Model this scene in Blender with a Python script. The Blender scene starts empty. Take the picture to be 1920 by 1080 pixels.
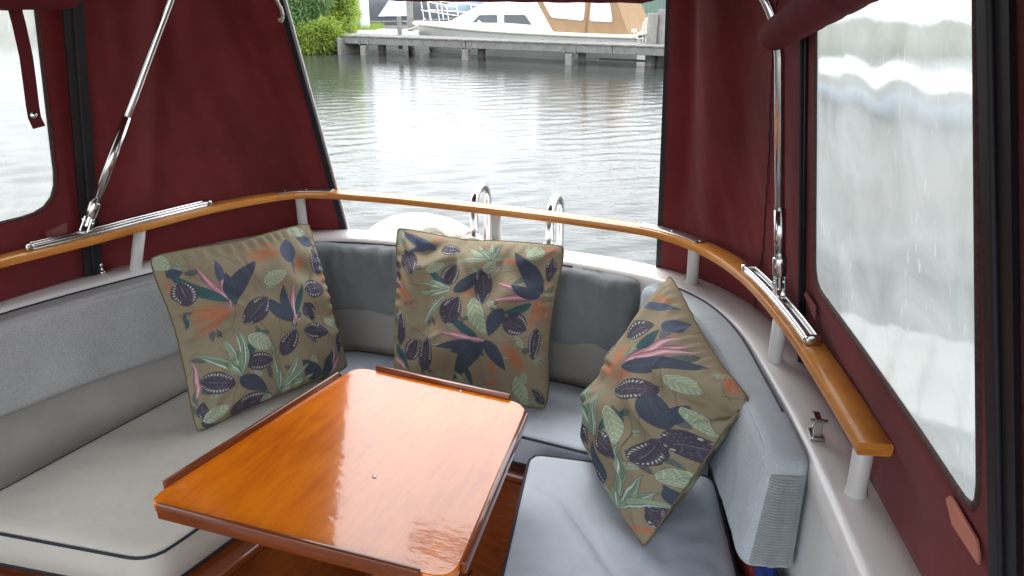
import bpy, bmesh, math, random
import numpy as np
from mathutils import Vector, Matrix, noise as mnoise

R = math.radians
rng = random.Random(7)
scene = bpy.context.scene
COL = scene.collection

# ------------------------------------------------------------------ camera
cam_data = bpy.data.cameras.new('camera')
cam_data.sensor_fit = 'HORIZONTAL'
cam_data.sensor_width = 36.0
cam_data.lens = 36.0 * 1450 / 1920
cam_data.clip_start = 0.02
cam_data.clip_end = 2000
cam = bpy.data.objects.new('camera', cam_data)
COL.objects.link(cam)
cam.location = (0, 0, 1.80)
cam.rotation_euler = (R(90 - 21.46), 0, 0)
scene.camera = cam

# ------------------------------------------------------------------ sky, sun, exposure
SUN_EL, SUN_AZ = 60, 338          # azimuth clockwise from +Y: soft light from over the stern
world = bpy.data.worlds.new('World')
scene.world = world
world.use_nodes = True
wn, wl = world.node_tree.nodes, world.node_tree.links
wn.clear()
sky = wn.new('ShaderNodeTexSky')
sky.sky_type = 'NISHITA'
sky.sun_disc = False
sky.sun_elevation = R(SUN_EL)
sky.sun_rotation = R(SUN_AZ)
sky.air_density = 1.0
sky.dust_density = 4.0
sky.ozone_density = 0.6
hsv = wn.new('ShaderNodeHueSaturation')
hsv.inputs['Saturation'].default_value = 0.22      # thin overcast: a pale, even sky
bg = wn.new('ShaderNodeBackground')
bg.inputs['Strength'].default_value = 0.15
wo = wn.new('ShaderNodeOutputWorld')
wl.new(sky.outputs[0], hsv.inputs['Color'])
ov = wn.new('ShaderNodeMixRGB')                     # a closed, even cloud layer over the clear-sky gradient
ov.inputs[0].default_value = 0.90
ov.inputs[2].default_value = (4.75, 4.95, 5.20, 1)
wl.new(hsv.outputs[0], ov.inputs[1])
wl.new(ov.outputs[0], bg.inputs['Color'])
wl.new(bg.outputs[0], wo.inputs['Surface'])

sun_d = bpy.data.lights.new('sun', 'SUN')
sun_d.energy = 0.5
sun_d.angle = R(24)
sun_d.color = (1.0, 0.95, 0.88)
sun = bpy.data.objects.new('sun', sun_d)
COL.objects.link(sun)
sd = Vector((math.sin(R(SUN_AZ)) * math.cos(R(SUN_EL)), math.cos(R(SUN_AZ)) * math.cos(R(SUN_EL)), math.sin(R(SUN_EL))))
sun.rotation_euler = sd.to_track_quat('Z', 'Y').to_euler()
sun.location = sd * 60

vs = scene.view_settings
vs.view_transform = 'Standard'
vs.look = 'None'
vs.exposure = 2.2
vs.gamma = 1.0
scene.cycles.use_denoising = True
scene.cycles.max_bounces = 12
scene.cycles.transparent_max_bounces = 16
scene.cycles.caustics_reflective = False
scene.cycles.caustics_refractive = True

# ------------------------------------------------------------------ helpers: objects
def props(o, label=None, cat=None, group=None, kind=None):
    if label: o['label'] = label
    if cat: o['category'] = cat
    if group: o['group'] = group
    if kind: o['kind'] = kind
    return o

def empty(name, loc, label=None, cat=None, group=None):
    o = bpy.data.objects.new(name, None)
    COL.objects.link(o)
    o.location = loc
    o.empty_display_size = 0.1
    return props(o, label, cat, group)

def setpar(o, parent):
    if parent is not None:
        o.parent = parent
        m = Matrix.Identity(4)
        chain = []
        p = parent
        while p is not None:
            chain.append(p); p = p.parent
        for p in reversed(chain):
            loc = Matrix.Translation(p.location)
            m = m @ p.matrix_parent_inverse @ loc @ p.rotation_euler.to_matrix().to_4x4() if p.parent else loc @ p.rotation_euler.to_matrix().to_4x4()
        o.matrix_parent_inverse = m.inverted()
    return o

def mesh_obj(name, verts, faces, mat, parent=None, smooth=False):
    me = bpy.data.meshes.new(name)
    me.from_pydata([tuple(map(float, v)) for v in verts], [], faces)
    me.validate()
    if smooth:
        me.polygons.foreach_set('use_smooth', [True] * len(me.polygons))
    if mat: me.materials.append(mat)
    o = bpy.data.objects.new(name, me)
    COL.objects.link(o)
    return setpar(o, parent)

class MB:
    """collects shapes that belong to one part"""
    def __init__(s): s.v = []; s.f = []
    def add(s, v, f):
        k = len(s.v); s.v += [tuple(map(float, p)) for p in v]; s.f += [tuple(i + k for i in q) for q in f]; return s
    def box(s, c, sx, sy, sz, rz=0, ax=None, bev=0.0):
        c = Vector(c)
        M = ax if ax is not None else Matrix.Rotation(rz, 3, 'Z')
        hx, hy, hz = sx / 2, sy / 2, sz / 2
        b = min(bev, hx * .9, hy * .9, hz * .9)
        if b <= 0:
            vs_ = [(x * hx, y * hy, z * hz) for z in (-1, 1) for y in (-1, 1) for x in (-1, 1)]
            fs = [(0, 2, 3, 1), (4, 5, 7, 6), (0, 1, 5, 4), (2, 6, 7, 3), (0, 4, 6, 2), (1, 3, 7, 5)]
        else:
            bm = bmesh.new()
            bmesh.ops.create_cube(bm, size=1.0)
            for v in bm.verts: v.co = Vector((v.co.x * sx, v.co.y * sy, v.co.z * sz))
            bmesh.ops.bevel(bm, geom=bm.edges[:], offset=b, segments=2, affect='EDGES', profile=0.5)
            bm.verts.index_update()
            vs_ = [tuple(v.co) for v in bm.verts]
            fs = [tuple(v.index for v in f.verts) for f in bm.faces]
            bm.free()
        return s.add([c + M @ Vector(v) for v in vs_], fs)
    def tube(s, pts, r, n=10, closed=False):
        pts = [Vector(p) for p in pts]
        rr = r if isinstance(r, (list, tuple)) else [r] * len(pts)
        N = len(pts)
        up = Vector((0, 0, 1)); rings = []
        prev = None
        for i, p in enumerate(pts):
            a = pts[i - 1] if (i > 0 or closed) else p
            b = pts[(i + 1) % N] if (i < N - 1 or closed) else p
            t = (b - a).normalized()
            if prev is None:
                u = t.cross(up)
                if u.length < 1e-3: u = t.cross(Vector((1, 0, 0)))
            else:
                u = prev - t * prev.dot(t)
                if u.length < 1e-4: u = t.cross(up)
            u.normalize(); prev = u
            w = t.cross(u)
            rings.append([p + (u * math.cos(k * 2 * math.pi / n) + w * math.sin(k * 2 * math.pi / n)) * rr[i] for k in range(n)])
        v = [q for ring in rings for q in ring]
        f = []
        for i in range(N if closed else N - 1):
            j = (i + 1) % N
            for k in range(n):
                f.append((i * n + k, i * n + (k + 1) % n, j * n + (k + 1) % n, j * n + k))
        if not closed:
            f.append(tuple(range(n))[::-1]); f.append(tuple((N - 1) * n + k for k in range(n)))
        return s.add(v, f)
    def sweep(s, plan, prof, normals=None, z0=None, cap=True):
        """plan: list of (x,y[,z]) ; prof: closed list of (offset along the left normal, z)"""
        n = len(prof)
        nr = normals if normals is not None else plan_normals(plan)
        v = []
        for p, q in zip(plan, nr):
            zz = p[2] if len(p) > 2 else 0
            for (o, z) in prof: v.append((p[0] + q[0] * o, p[1] + q[1] * o, zz + z))
        f = []
        for i in range(len(plan) - 1):
            for k in range(n):
                f.append((i * n + k, (i + 1) * n + k, (i + 1) * n + (k + 1) % n, i * n + (k + 1) % n))
        if cap:
            f.append(tuple(range(n))); f.append(tuple((len(plan) - 1) * n + k for k in range(n))[::-1])
        return s.add(v, f)
    def lathe(s, c, prof, n=16, axis=None):
        M = Vector((0, 0, 1)).rotation_difference(Vector(axis)).to_matrix() if axis is not None else Matrix.Identity(3)
        c = Vector(c); v = []
        for (r, z) in prof:
            for k in range(n):
                a = 2 * math.pi * k / n
                v.append(c + M @ Vector((r * math.cos(a), r * math.sin(a), z)))
        f = []
        for i in range(len(prof) - 1):
            for k in range(n):
                f.append((i * n + k, i * n + (k + 1) % n, (i + 1) * n + (k + 1) % n, (i + 1) * n + k))
        f.append(tuple(range(n))[::-1]); f.append(tuple((len(prof) - 1) * n + k for k in range(n)))
        return s.add(v, f)
    def prism(s, poly, z0, z1):
        n = len(poly)
        v = [(p[0], p[1], z0) for p in poly] + [(p[0], p[1], z1) for p in poly]
        f = [tuple(range(n))[::-1], tuple(range(n, 2 * n))] + [(i, (i + 1) % n, n + (i + 1) % n, n + i) for i in range(n)]
        return s.add(v, f)
    def build(s, name, mat, parent=None, smooth=False, label=None, fix=True):
        o = mesh_obj(name, s.v, s.f, mat, parent, smooth)
        if fix:
            bm = bmesh.new(); bm.from_mesh(o.data)
            bmesh.ops.recalc_face_normals(bm, faces=bm.faces[:])
            bm.to_mesh(o.data); bm.free()
        if label: o['label'] = label
        return o

def autosmooth(o, ang=35):
    me = o.data
    me.polygons.foreach_set('use_smooth', [True] * len(me.polygons))
    bm = bmesh.new(); bm.from_mesh(me)
    for e in bm.edges:
        e.smooth = not (len(e.link_faces) == 2 and e.calc_face_angle(0) > R(ang))
    bm.to_mesh(me); bm.free()
    return o

def plan_normals(plan):
    out = []
    for i in range(len(plan)):
        a = plan[max(i - 1, 0)]; b = plan[min(i + 1, len(plan) - 1)]
        t = Vector((b[0] - a[0], b[1] - a[1])).normalized()
        out.append((-t.y, t.x))
    return out

def catmull(pts, per=12):
    P = [np.array(p, float) for p in pts]
    P = [2 * P[0] - P[1]] + P + [2 * P[-1] - P[-2]]
    out = []
    for i in range(1, len(P) - 2):
        d0 = np.linalg.norm(P[i] - P[i-1]) ** .5; d1 = np.linalg.norm(P[i+1] - P[i]) ** .5; d2 = np.linalg.norm(P[i+2] - P[i+1]) ** .5
        t0 = 0; t1 = t0 + d0; t2 = t1 + d1; t3 = t2 + d2
        for k in range(per):
            t = t1 + (t2 - t1) * k / per
            A1 = (t1 - t) / (t1 - t0) * P[i-1] + (t - t0) / (t1 - t0) * P[i]
            A2 = (t2 - t) / (t2 - t1) * P[i] + (t - t1) / (t2 - t1) * P[i+1]
            A3 = (t3 - t) / (t3 - t2) * P[i+1] + (t - t2) / (t3 - t2) * P[i+2]
            B1 = (t2 - t) / (t2 - t0) * A1 + (t - t0) / (t2 - t0) * A2
            B2 = (t3 - t) / (t3 - t1) * A2 + (t - t1) / (t3 - t1) * A3
            out.append(tuple((t2 - t) / (t2 - t1) * B1 + (t - t1) / (t2 - t1) * B2))
    out.append(tuple(P[-2]))
    return out

def resample(c, n):
    c = np.array(c, float)
    d = np.concatenate([[0], np.cumsum(np.linalg.norm(np.diff(c, axis=0), axis=1))])
    s = np.linspace(0, d[-1], n)
    return [tuple(np.interp(si, d, c[:, k]) for k in range(c.shape[1])) for si in s]

def offset(c, d):
    return [(p[0] + n[0] * d, p[1] + n[1] * d) for p, n in zip(c, plan_normals(c))]

def nearest(c, p):
    return min(range(len(c)), key=lambda i: (c[i][0] - p[0]) ** 2 + (c[i][1] - p[1]) ** 2)

def round_poly(poly, r, seg=5):
    out = []; n = len(poly)
    rad = r if isinstance(r, (list, tuple)) else [r] * n
    for i in range(n):
        p = Vector(poly[i][:2]); a = Vector(poly[i - 1][:2]); b = Vector(poly[(i + 1) % n][:2])
        u = (a - p); v = (b - p)
        k = min(rad[i], u.length * .45, v.length * .45)
        p0 = p + u.normalized() * k; p1 = p + v.normalized() * k
        for j in range(seg + 1):
            t = j / seg
            q = p0 * (1 - t) ** 2 + p * 2 * t * (1 - t) + p1 * t * t
            out.append((q.x, q.y))
    return out

def poly_area(p):
    return sum(p[i][0] * p[(i + 1) % len(p)][1] - p[(i + 1) % len(p)][0] * p[i][1] for i in range(len(p))) / 2

# ------------------------------------------------------------------ helpers: materials
MATS = {}
def nodes_of(m):
    m.use_nodes = True
    return m.node_tree.nodes, m.node_tree.links, m.node_tree.nodes['Principled BSDF']

def mat(name, col, rough=.5, var=.0, vscale=8, metal=0, bump=0, bscale=200, coat=0, spec=.5, stretch=None, col2=None, trans=0, sheen=0, bdist=.001, detail=6):
    if name in MATS: return MATS[name]
    m = bpy.data.materials.new(name)
    N, L, b = nodes_of(m)
    b.inputs['Roughness'].default_value = rough
    b.inputs['Metallic'].default_value = metal
    b.inputs['Specular IOR Level'].default_value = spec
    b.inputs['Coat Weight'].default_value = coat
    b.inputs['Coat Roughness'].default_value = .06
    b.inputs['Sheen Weight'].default_value = sheen
    tc = N.new('ShaderNodeTexCoord')
    mp = N.new('ShaderNodeMapping')
    if stretch: mp.inputs['Scale'].default_value = stretch
    L.new(tc.outputs['Object'], mp.inputs['Vector'])
    c2 = col2 if col2 else tuple(max(0, c * (1 - var)) for c in col)
    if var or col2:
        nz = N.new('ShaderNodeTexNoise'); nz.inputs['Scale'].default_value = vscale; nz.inputs['Detail'].default_value = detail
        nz.inputs['Roughness'].default_value = .62
        rp = N.new('ShaderNodeValToRGB')
        rp.color_ramp.elements[0].position = .32; rp.color_ramp.elements[1].position = .68
        rp.color_ramp.elements[0].color = (*c2, 1); rp.color_ramp.elements[1].color = (*col, 1)
        L.new(mp.outputs[0], nz.inputs['Vector']); L.new(nz.outputs['Fac'], rp.inputs[0]); L.new(rp.outputs[0], b.inputs['Base Color'])
    else:
        b.inputs['Base Color'].default_value = (*col, 1)
    if bump:
        nb = N.new('ShaderNodeTexNoise'); nb.inputs['Scale'].default_value = bscale; nb.inputs['Detail'].default_value = 4
        bp = N.new('ShaderNodeBump'); bp.inputs['Strength'].default_value = bump; bp.inputs['Distance'].default_value = bdist
        L.new(mp.outputs[0], nb.inputs['Vector']); L.new(nb.outputs['Fac'], bp.inputs['Height']); L.new(bp.outputs[0], b.inputs['Normal'])
    if trans:
        out = N['Material Output']
        tr = N.new('ShaderNodeBsdfTranslucent'); mx = N.new('ShaderNodeMixShader')
        mx.inputs[0].default_value = trans
        if var or col2: L.new(rp.outputs[0], tr.inputs['Color'])
        else: tr.inputs['Color'].default_value = (*col, 1)
        L.new(b.outputs[0], mx.inputs[1]); L.new(tr.outputs[0], mx.inputs[2]); L.new(mx.outputs[0], out.inputs['Surface'])
    MATS[name] = m
    return m

def weave(name, col, var, scale=900, bump=.25, rough=.9, blotch=5, sheen=.0, trans=0, heather=.0):
    """woven cloth: crossed threads as fine relief, soft blotches and flecks in the colour"""
    m = mat(name, col, rough, var, blotch, sheen=sheen, trans=trans, spec=.25)
    N, L, b = nodes_of(m)
    tc = N.new('ShaderNodeTexCoord')
    w = []
    for ax in ('X', 'Z'):
        wv = N.new('ShaderNodeTexWave'); wv.bands_direction = ax
        wv.inputs['Scale'].default_value = scale / 6; wv.inputs['Distortion'].default_value = 1.5; wv.inputs['Detail'].default_value = 1
        L.new(tc.outputs['Object'], wv.inputs['Vector']); w.append(wv)
    nz = N.new('ShaderNodeTexNoise'); nz.inputs['Scale'].default_value = 22; nz.inputs['Detail'].default_value = 5
    L.new(tc.outputs['Object'], nz.inputs['Vector'])
    a = N.new('ShaderNodeMath'); a.operation = 'ADD'
    L.new(w[0].outputs['Fac'], a.inputs[0]); L.new(w[1].outputs['Fac'], a.inputs[1])
    b1 = N.new('ShaderNodeBump'); b1.inputs['Strength'].default_value = bump; b1.inputs['Distance'].default_value = .0004
    b2 = N.new('ShaderNodeBump'); b2.inputs['Strength'].default_value = bump * .8; b2.inputs['Distance'].default_value = .006
    L.new(a.outputs[0], b1.inputs['Height']); L.new(nz.outputs['Fac'], b2.inputs['Height'])
    L.new(b1.outputs[0], b2.inputs['Normal']); L.new(b2.outputs[0], b.inputs['Normal'])
    if heather:
        base = b.inputs['Base Color'].links[0].from_socket
        fl = N.new('ShaderNodeTexNoise'); fl.inputs['Scale'].default_value = 900; fl.inputs['Detail'].default_value = 2
        mp = N.new('ShaderNodeMapping'); mp.inputs['Scale'].default_value = (1, 1, .35)
        L.new(tc.outputs['Object'], mp.inputs[0]); L.new(mp.outputs[0], fl.inputs['Vector'])
        rp = N.new('ShaderNodeMapRange'); rp.inputs[1].default_value = .35; rp.inputs[2].default_value = .65
        rp.inputs[3].default_value = 1 - heather; rp.inputs[4].default_value = 1 + heather
        mu = N.new('ShaderNodeMixRGB'); mu.blend_type = 'MULTIPLY'; mu.inputs[0].default_value = 1
        L.new(fl.outputs['Fac'], rp.inputs[0]); L.new(base, mu.inputs[1]); L.new(rp.outputs[0], mu.inputs[2]); L.new(mu.outputs[0], b.inputs['Base Color'])
    return m

def wood(name, c1, c2, c3, rough=.25, coat=1.0, scale=1.0, axis=(1, 12, 12), wave=.0, grain_bump=.05, rot=0):
    if name in MATS: return MATS[name]
    m = bpy.data.materials.new(name); N, L, b = nodes_of(m)
    tc = N.new('ShaderNodeTexCoord'); mp = N.new('ShaderNodeMapping')
    mp.inputs['Rotation'].default_value = (0, 0, rot)
    mp.vector_type = 'TEXTURE' if False else 'POINT'
    L.new(tc.outputs['Object'], mp.inputs[0])
    mp2 = N.new('ShaderNodeMapping'); mp2.inputs['Scale'].default_value = tuple(a * scale for a in axis)
    L.new(mp.outputs[0], mp2.inputs[0])
    n1 = N.new('ShaderNodeTexNoise'); n1.inputs['Scale'].default_value = 5; n1.inputs['Detail'].default_value = 8; n1.inputs['Roughness'].default_value = .65; n1.inputs['Distortion'].default_value = .6
    n2 = N.new('ShaderNodeTexNoise'); n2.inputs['Scale'].default_value = 6 * scale; n2.inputs['Detail'].default_value = 3
    L.new(mp2.outputs[0], n1.inputs['Vector']); L.new(mp.outputs[0], n2.inputs['Vector'])
    r = N.new('ShaderNodeValToRGB')
    e = r.color_ramp.elements
    e[0].position = .3; e[0].color = (*c1, 1); e[1].position = .7; e[1].color = (*c3, 1)
    k = e.new(.5); k.color = (*c2, 1)
    mx = N.new('ShaderNodeMath'); mx.operation = 'MULTIPLY_ADD'; mx.inputs[1].default_value = .55
    m2 = N.new('ShaderNodeMath'); m2.operation = 'MULTIPLY'; m2.inputs[1].default_value = .45
    L.new(n1.outputs['Fac'], mx.inputs[0]); L.new(n2.outputs['Fac'], m2.inputs[0]); L.new(m2.outputs[0], mx.inputs[2])
    L.new(mx.outputs[0], r.inputs[0]); L.new(r.outputs[0], b.inputs['Base Color'])
    b.inputs['Roughness'].default_value = rough
    b.inputs['Coat Weight'].default_value = coat; b.inputs['Coat Roughness'].default_value = .05
    b.inputs['Coat IOR'].default_value = 1.58 if wave else 1.5
    b.inputs['Specular IOR Level'].default_value = .35
    bp = N.new('ShaderNodeBump'); bp.inputs['Strength'].default_value = grain_bump; bp.inputs['Distance'].default_value = .001
    L.new(n1.outputs['Fac'], bp.inputs['Height']); L.new(bp.outputs[0], b.inputs['Normal'])
    if wave:
        mp3 = N.new('ShaderNodeMapping'); mp3.inputs['Scale'].default_value = (1, 2.2, 1)
        L.new(mp.outputs[0], mp3.inputs[0])
        n3 = N.new('ShaderNodeTexNoise'); n3.inputs['Scale'].default_value = 26; n3.inputs['Detail'].default_value = 4
        L.new(mp3.outputs[0], n3.inputs['Vector'])
        b3 = N.new('ShaderNodeBump'); b3.inputs['Strength'].default_value = wave; b3.inputs['Distance'].default_value = .0015
        L.new(n3.outputs['Fac'], b3.inputs['Height']); L.new(b3.outputs[0], b.inputs['Coat Normal'])
    MATS[name] = m
    return m

M_CANVAS = weave('maroon_canvas', (.225, .036, .039), .34, 1500, .35, .8, 3.5, trans=.32, sheen=.10)
M_CANVAS_ROLL = weave('maroon_rolled_canvas', (.16, .021, .027), .2, 1500, .2, .85, 5, trans=.12)
M_STRAP = weave('maroon_strap', (.13, .016, .022), .2, 1500, .2, .8, 12)
M_PATCH = weave('salmon_webbing', (.62, .24, .18), .18, 1300, .3, .9, 30)
M_NAVY = mat('navy_binding', (.012, .012, .020), .6, .3, 60)
M_ZIP = mat('black_zip', (.010, .011, .014), .45, .3, 90)
M_PIPINGW = mat('pale_piping', (.62, .62, .60), .5, .1, 40)
M_STITCH = mat('brown_stitched_edge', (.09, .045, .040), .75, .6, 160, bump=.5, bscale=420)
M_STEEL = mat('stainless_steel', (.64, .64, .63), .17, .15, 30, metal=1)
M_STEELB = mat('brushed_plate', (.62, .62, .62), .34, .2, 60, metal=1, stretch=(1, 8, 1))
M_ALU = mat('worn_aluminium', (.70, .70, .69), .22, .2, 50, metal=1)
M_GEL = mat('white_gelcoat', (.78, .77, .755), .24, .13, 3.5, coat=.25, bump=.06, bscale=30, bdist=.004)
M_GELW = mat('white_inner_wall', (.70, .71, .69), .4, .07, 4, bump=.12, bscale=18, bdist=.005)
M_POST = mat('white_painted_post', (.62, .62, .61), .35, .08, 12)
M_RAIL = wood('varnished_teak_rail', (.36, .115, .018), (.55, .215, .040), (.66, .30, .07), .32, .5, 1.0, (3, 3, 30))
M_TABLE = wood('varnished_table_top', (.58, .118, .004), (.82, .205, .006), (.93, .29, .012), .2, 1.0, 1.0, (10, 1.2, 10), wave=.34, grain_bump=.02, rot=R(20))
M_MAHOG = wood('dark_mahogany', (.10, .020, .005), (.17, .038, .009), (.24, .058, .014), .28, .7, 1.0, (2, 2, 20))
M_BENCH = wood('bench_mahogany', (.085, .018, .005), (.16, .036, .008), (.26, .066, .013), .25, .8, 1.0, (2, 2, 14))
M_SOLE = wood('teak_floor', (.20, .06, .014), (.32, .11, .025), (.42, .16, .04), .35, .5, 1.0, (2, 12, 12))
M_SEAT = weave('grey_seat_cloth_cool_lit', (.55, .62, .71), .14, 1200, .22, .75, 7)  # grey-blue seat cloth with cool sky light put into its colour
M_SEAT_WARM = weave('grey_seat_cloth_warm_lit', (.555, .535, .485), .14, 1200, .22, .75, 7)  # copy of the same cloth, warm bounced light put into its colour
M_SEATSIDE = M_SEAT
M_BACKL = weave('heather_grey_cloth', (.375, .38, .38), .10, 700, .35, .95, 9, heather=.22)
M_BACKA = weave('slate_grey_velour', (.185, .205, .212), .22, 900, .35, .95, 7, sheen=.3, heather=.1)
M_BACKR = weave('pale_blue_grey_cloth', (.46, .51, .555), .10, 700, .35, .95, 9, heather=.16)
M_LINING = weave('grey_lining', (.42, .40, .365), .15, 800, .2, .9, 6)
M_PIPE = mat('dark_blue_piping', (.010, .014, .030), .6, .2, 60)
M_ROPE = mat('cream_rope', (.60, .56, .48), .85, .3, 90, bump=.6, bscale=300, bdist=.002)
M_BUOY = weave('white_buoy_cover', (.76, .74, .70), .08, 900, .2, .8, 8)
M_RED = mat('orange_red_plastic', (.50, .09, .05), .5, .2, 40)
M_BLUE = mat('blue_bag', (.012, .035, .22), .45, .3, 20, bump=.3, bscale=40, bdist=.004)
M_REDCL = mat('red_cloth', (.25, .02, .015), .8, .3, 30)
M_DARK = mat('dark_gap', (.02, .018, .016), .8, .3, 20)

# ================================================================== STRUCTURE: water, banks
def water():
    m = bpy.data.materials.new('canal_water'); N, L, b = nodes_of(m)
    b.inputs['Base Color'].default_value = (.042, .047, .043, 1)
    b.inputs['Roughness'].default_value = .04
    b.inputs['IOR'].default_value = 1.33
    b.inputs['Specular IOR Level'].default_value = .45
    tc = N.new('ShaderNodeTexCoord'); mp = N.new('ShaderNodeMapping')
    mp.inputs['Rotation'].default_value = (0, 0, R(10)); mp.inputs['Scale'].default_value = (1, 2.8, 1)
    nz = N.new('ShaderNodeTexNoise'); nz.inputs['Scale'].default_value = 7; nz.inputs['Detail'].default_value = 3
    bp = N.new('ShaderNodeBump'); bp.inputs['Strength'].default_value = .16; bp.inputs['Distance'].default_value = .03
    L.new(tc.outputs['Object'], mp.inputs[0]); L.new(mp.outputs[0], nz.inputs['Vector']); L.new(nz.outputs['Fac'], bp.inputs['Height']); L.new(bp.outputs[0], b.inputs['Normal'])
    xs = np.arange(-14, 14.01, .07)
    ys = [-3.0]
    while ys[-1] < 44: ys.append(ys[-1] + .004 * max(ys[-1], 0) + .032)
    ys = np.array(ys)
    X, Y = np.meshgrid(xs, ys)
    Z = np.zeros_like(X)
    r = np.random.RandomState(3)
    for i in range(34):
        wl_ = r.uniform(.15, .55); a = R(90 + 12) + r.normal(0, .38)
        k = 2 * np.pi / wl_; amp = .0031 * wl_ ** .9
        ph = r.uniform(0, 6.28)
        # groups: each train swells and fades over a few metres
        env = .55 + .45 * np.sin(X * r.uniform(.2, .9) + Y * r.uniform(.2, .7) + r.uniform(0, 6))
        Z += amp * env * np.sin(k * (X * np.cos(a) + Y * np.sin(a)) + ph + .6 * np.sin(X * .7 + r.uniform(0, 6)))
    ex = np.clip(np.minimum(X + 14, 14 - X) / 2, 0, 1); ey = np.clip(np.minimum(Y + 3, ys[-1] - Y) / 3, 0, 1)
    Z *= ex * ey * (1 - .62 * np.clip((Y - 10) / 8, 0, 1) ** .7)
    nv, nu = X.shape
    idx = np.arange(nv * nu).reshape(nv, nu)
    q = np.stack([idx[:-1, :-1], idx[:-1, 1:], idx[1:, 1:], idx[1:, :-1]], -1).reshape(-1, 4)
    co = np.stack([X, Y, Z], -1).reshape(-1, 3)
    x0, x1, y0, y1 = xs[0], xs[-1], ys[0], ys[-1]
    B = 700
    ring = np.array([(-B, -B, 0), (B, -B, 0), (B, B, 0), (-B, B, 0), (x0, y0, 0), (x1, y0, 0), (x1, y1, 0), (x0, y1, 0)], float)
    k = len(co)
    co = np.vstack([co, ring])
    q = np.vstack([q, np.array([(k, k+1, k+5, k+4), (k+1, k+2, k+6, k+5), (k+2, k+3, k+7, k+6), (k+3, k, k+4, k+7)])])
    me = bpy.data.meshes.new('water')
    me.vertices.add(len(co)); me.vertices.foreach_set('co', co.ravel())
    me.loops.add(q.size); me.loops.foreach_set('vertex_index', q.ravel().astype(np.int32))
    me.polygons.add(len(q)); me.polygons.foreach_set('loop_start', np.arange(0, q.size, 4, dtype=np.int32))
    me.update(calc_edges=True)
    me.polygons.foreach_set('use_smooth', [True] * len(q))
    me.materials.append(m)
    o = bpy.data.objects.new('water', me); COL.objects.link(o)
    props(o, 'grey rippled canal water between the cockpit and the jetty', 'water', kind='structure')
water()

M_SOIL = mat('bank_soil', (.10, .085, .05), .95, .5, 1.5, bump=.6, bscale=6, bdist=.05, col2=(.06, .09, .025))
def bank():
    # strip of land: front edge follows the waterside on the left, then turns away behind the moorings
    front = [(-60, 21.0), (-12, 21.4), (-7.5, 21.9), (-5.3, 22.5), (-4.75, 23.0), (-5.0, 26), (-7.2, 28.5), (-7.6, 34), (-3, 37.5), (2, 35.2), (6, 33.6), (14, 32.4), (60, 29)]
    c = resample(catmull(front, 6), 90)
    nr = plan_normals(c)
    v = []; prof = [(0, -.4), (.12, .02), (.5, .34), (1.1, .44), (5, .5), (40, .8), (260, 2.0)]
    for i, (p, n) in enumerate(zip(c, nr)):
        for (o, z) in prof:
            nx, ny = (n if o < 2 else (-.25, .97))
            v.append((p[0] + nx * o, p[1] + ny * o, z + (rng.uniform(-.05, .05) if 0 < z < .5 else 0)))
    k = len(prof); f = []
    for i in range(len(c) - 1):
        for j in range(k - 1): f.append((i * k + j, (i + 1) * k + j, (i + 1) * k + j + 1, i * k + j + 1))
    o = mesh_obj('ground', v, f, M_SOIL, smooth=True)
    props(o, 'low earth bank behind the moorings', 'ground', kind='structure')
bank()

# ================================================================== THE BOAT WE STAND IN
ZC = 1.09           # top of the coaming
INNER = catmull([(-1.62, .62), (-1.42, 1.25), (-1.195, 1.66), (-.945, 1.955), (-.76, 2.15), (-.544, 2.213), (-.20, 2.135), (.147, 2.007), (.36, 1.88), (.465, 1.74), (.505, 1.577), (.502, 1.306), (.487, 1.07), (.456, .80), (.40, .40), (.33, 0.0), (.25, -.4)], 10)
# the curve runs from the left side round the stern to the right, so its left normal points outboard
def seg(c, a, b):
    i, j = nearest(c, a), nearest(c, b)
    return c[min(i, j):max(i, j) + 1]

boat = empty('cabin_cruiser', (-.25, 1.3, 0), 'white motor cruiser whose varnished aft cockpit the picture is taken in', 'boat')

# coaming: rounded white rim, then the hull side outboard and the wall inboard
prof = [(-.004, ZC - .05), (-.006, ZC - .008), (.002, ZC), (.012, ZC + .003), (.05, ZC + .004), (.083, ZC + .002), (.094, ZC - .006), (.096, ZC - .05)]
autosmooth(MB().sweep(INNER, prof).build('coaming', M_GEL, boat), 50)
hull_prof = [(.0945, ZC - .045), (.115, ZC - .1), (.10, .6), (.04, .1), (-.15, -.25), (-.17, -.25), (.02, .1), (.08, .6), (.085, ZC - .045)]
autosmooth(MB().sweep(INNER, hull_prof).build('hull', M_GEL, boat), 50)
wall_prof = [(.000, ZC - .04), (.000, .30), (.012, .30), (.012, ZC - .04)]
autosmooth(MB().sweep(INNER, wall_prof).build('inner_wall', M_GELW, boat), 50)
# grey cloth lining under the backrests (left side and stern)
lin = [(-.002, .90), (-.012, .895), (-.016, .648), (-.003, .648)]
autosmooth(MB().sweep(seg(INNER, (-1.5, 1.0), (.46, 1.75)), lin).build('wall_lining', M_LINING, boat), 50)

# hull bottom plate closes the boat under the floor
bot = offset(INNER, -.14)
MB().prism([(p[0], p[1]) for p in bot], -.27, -.22).build('hull_bottom', M_GEL, boat)

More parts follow.
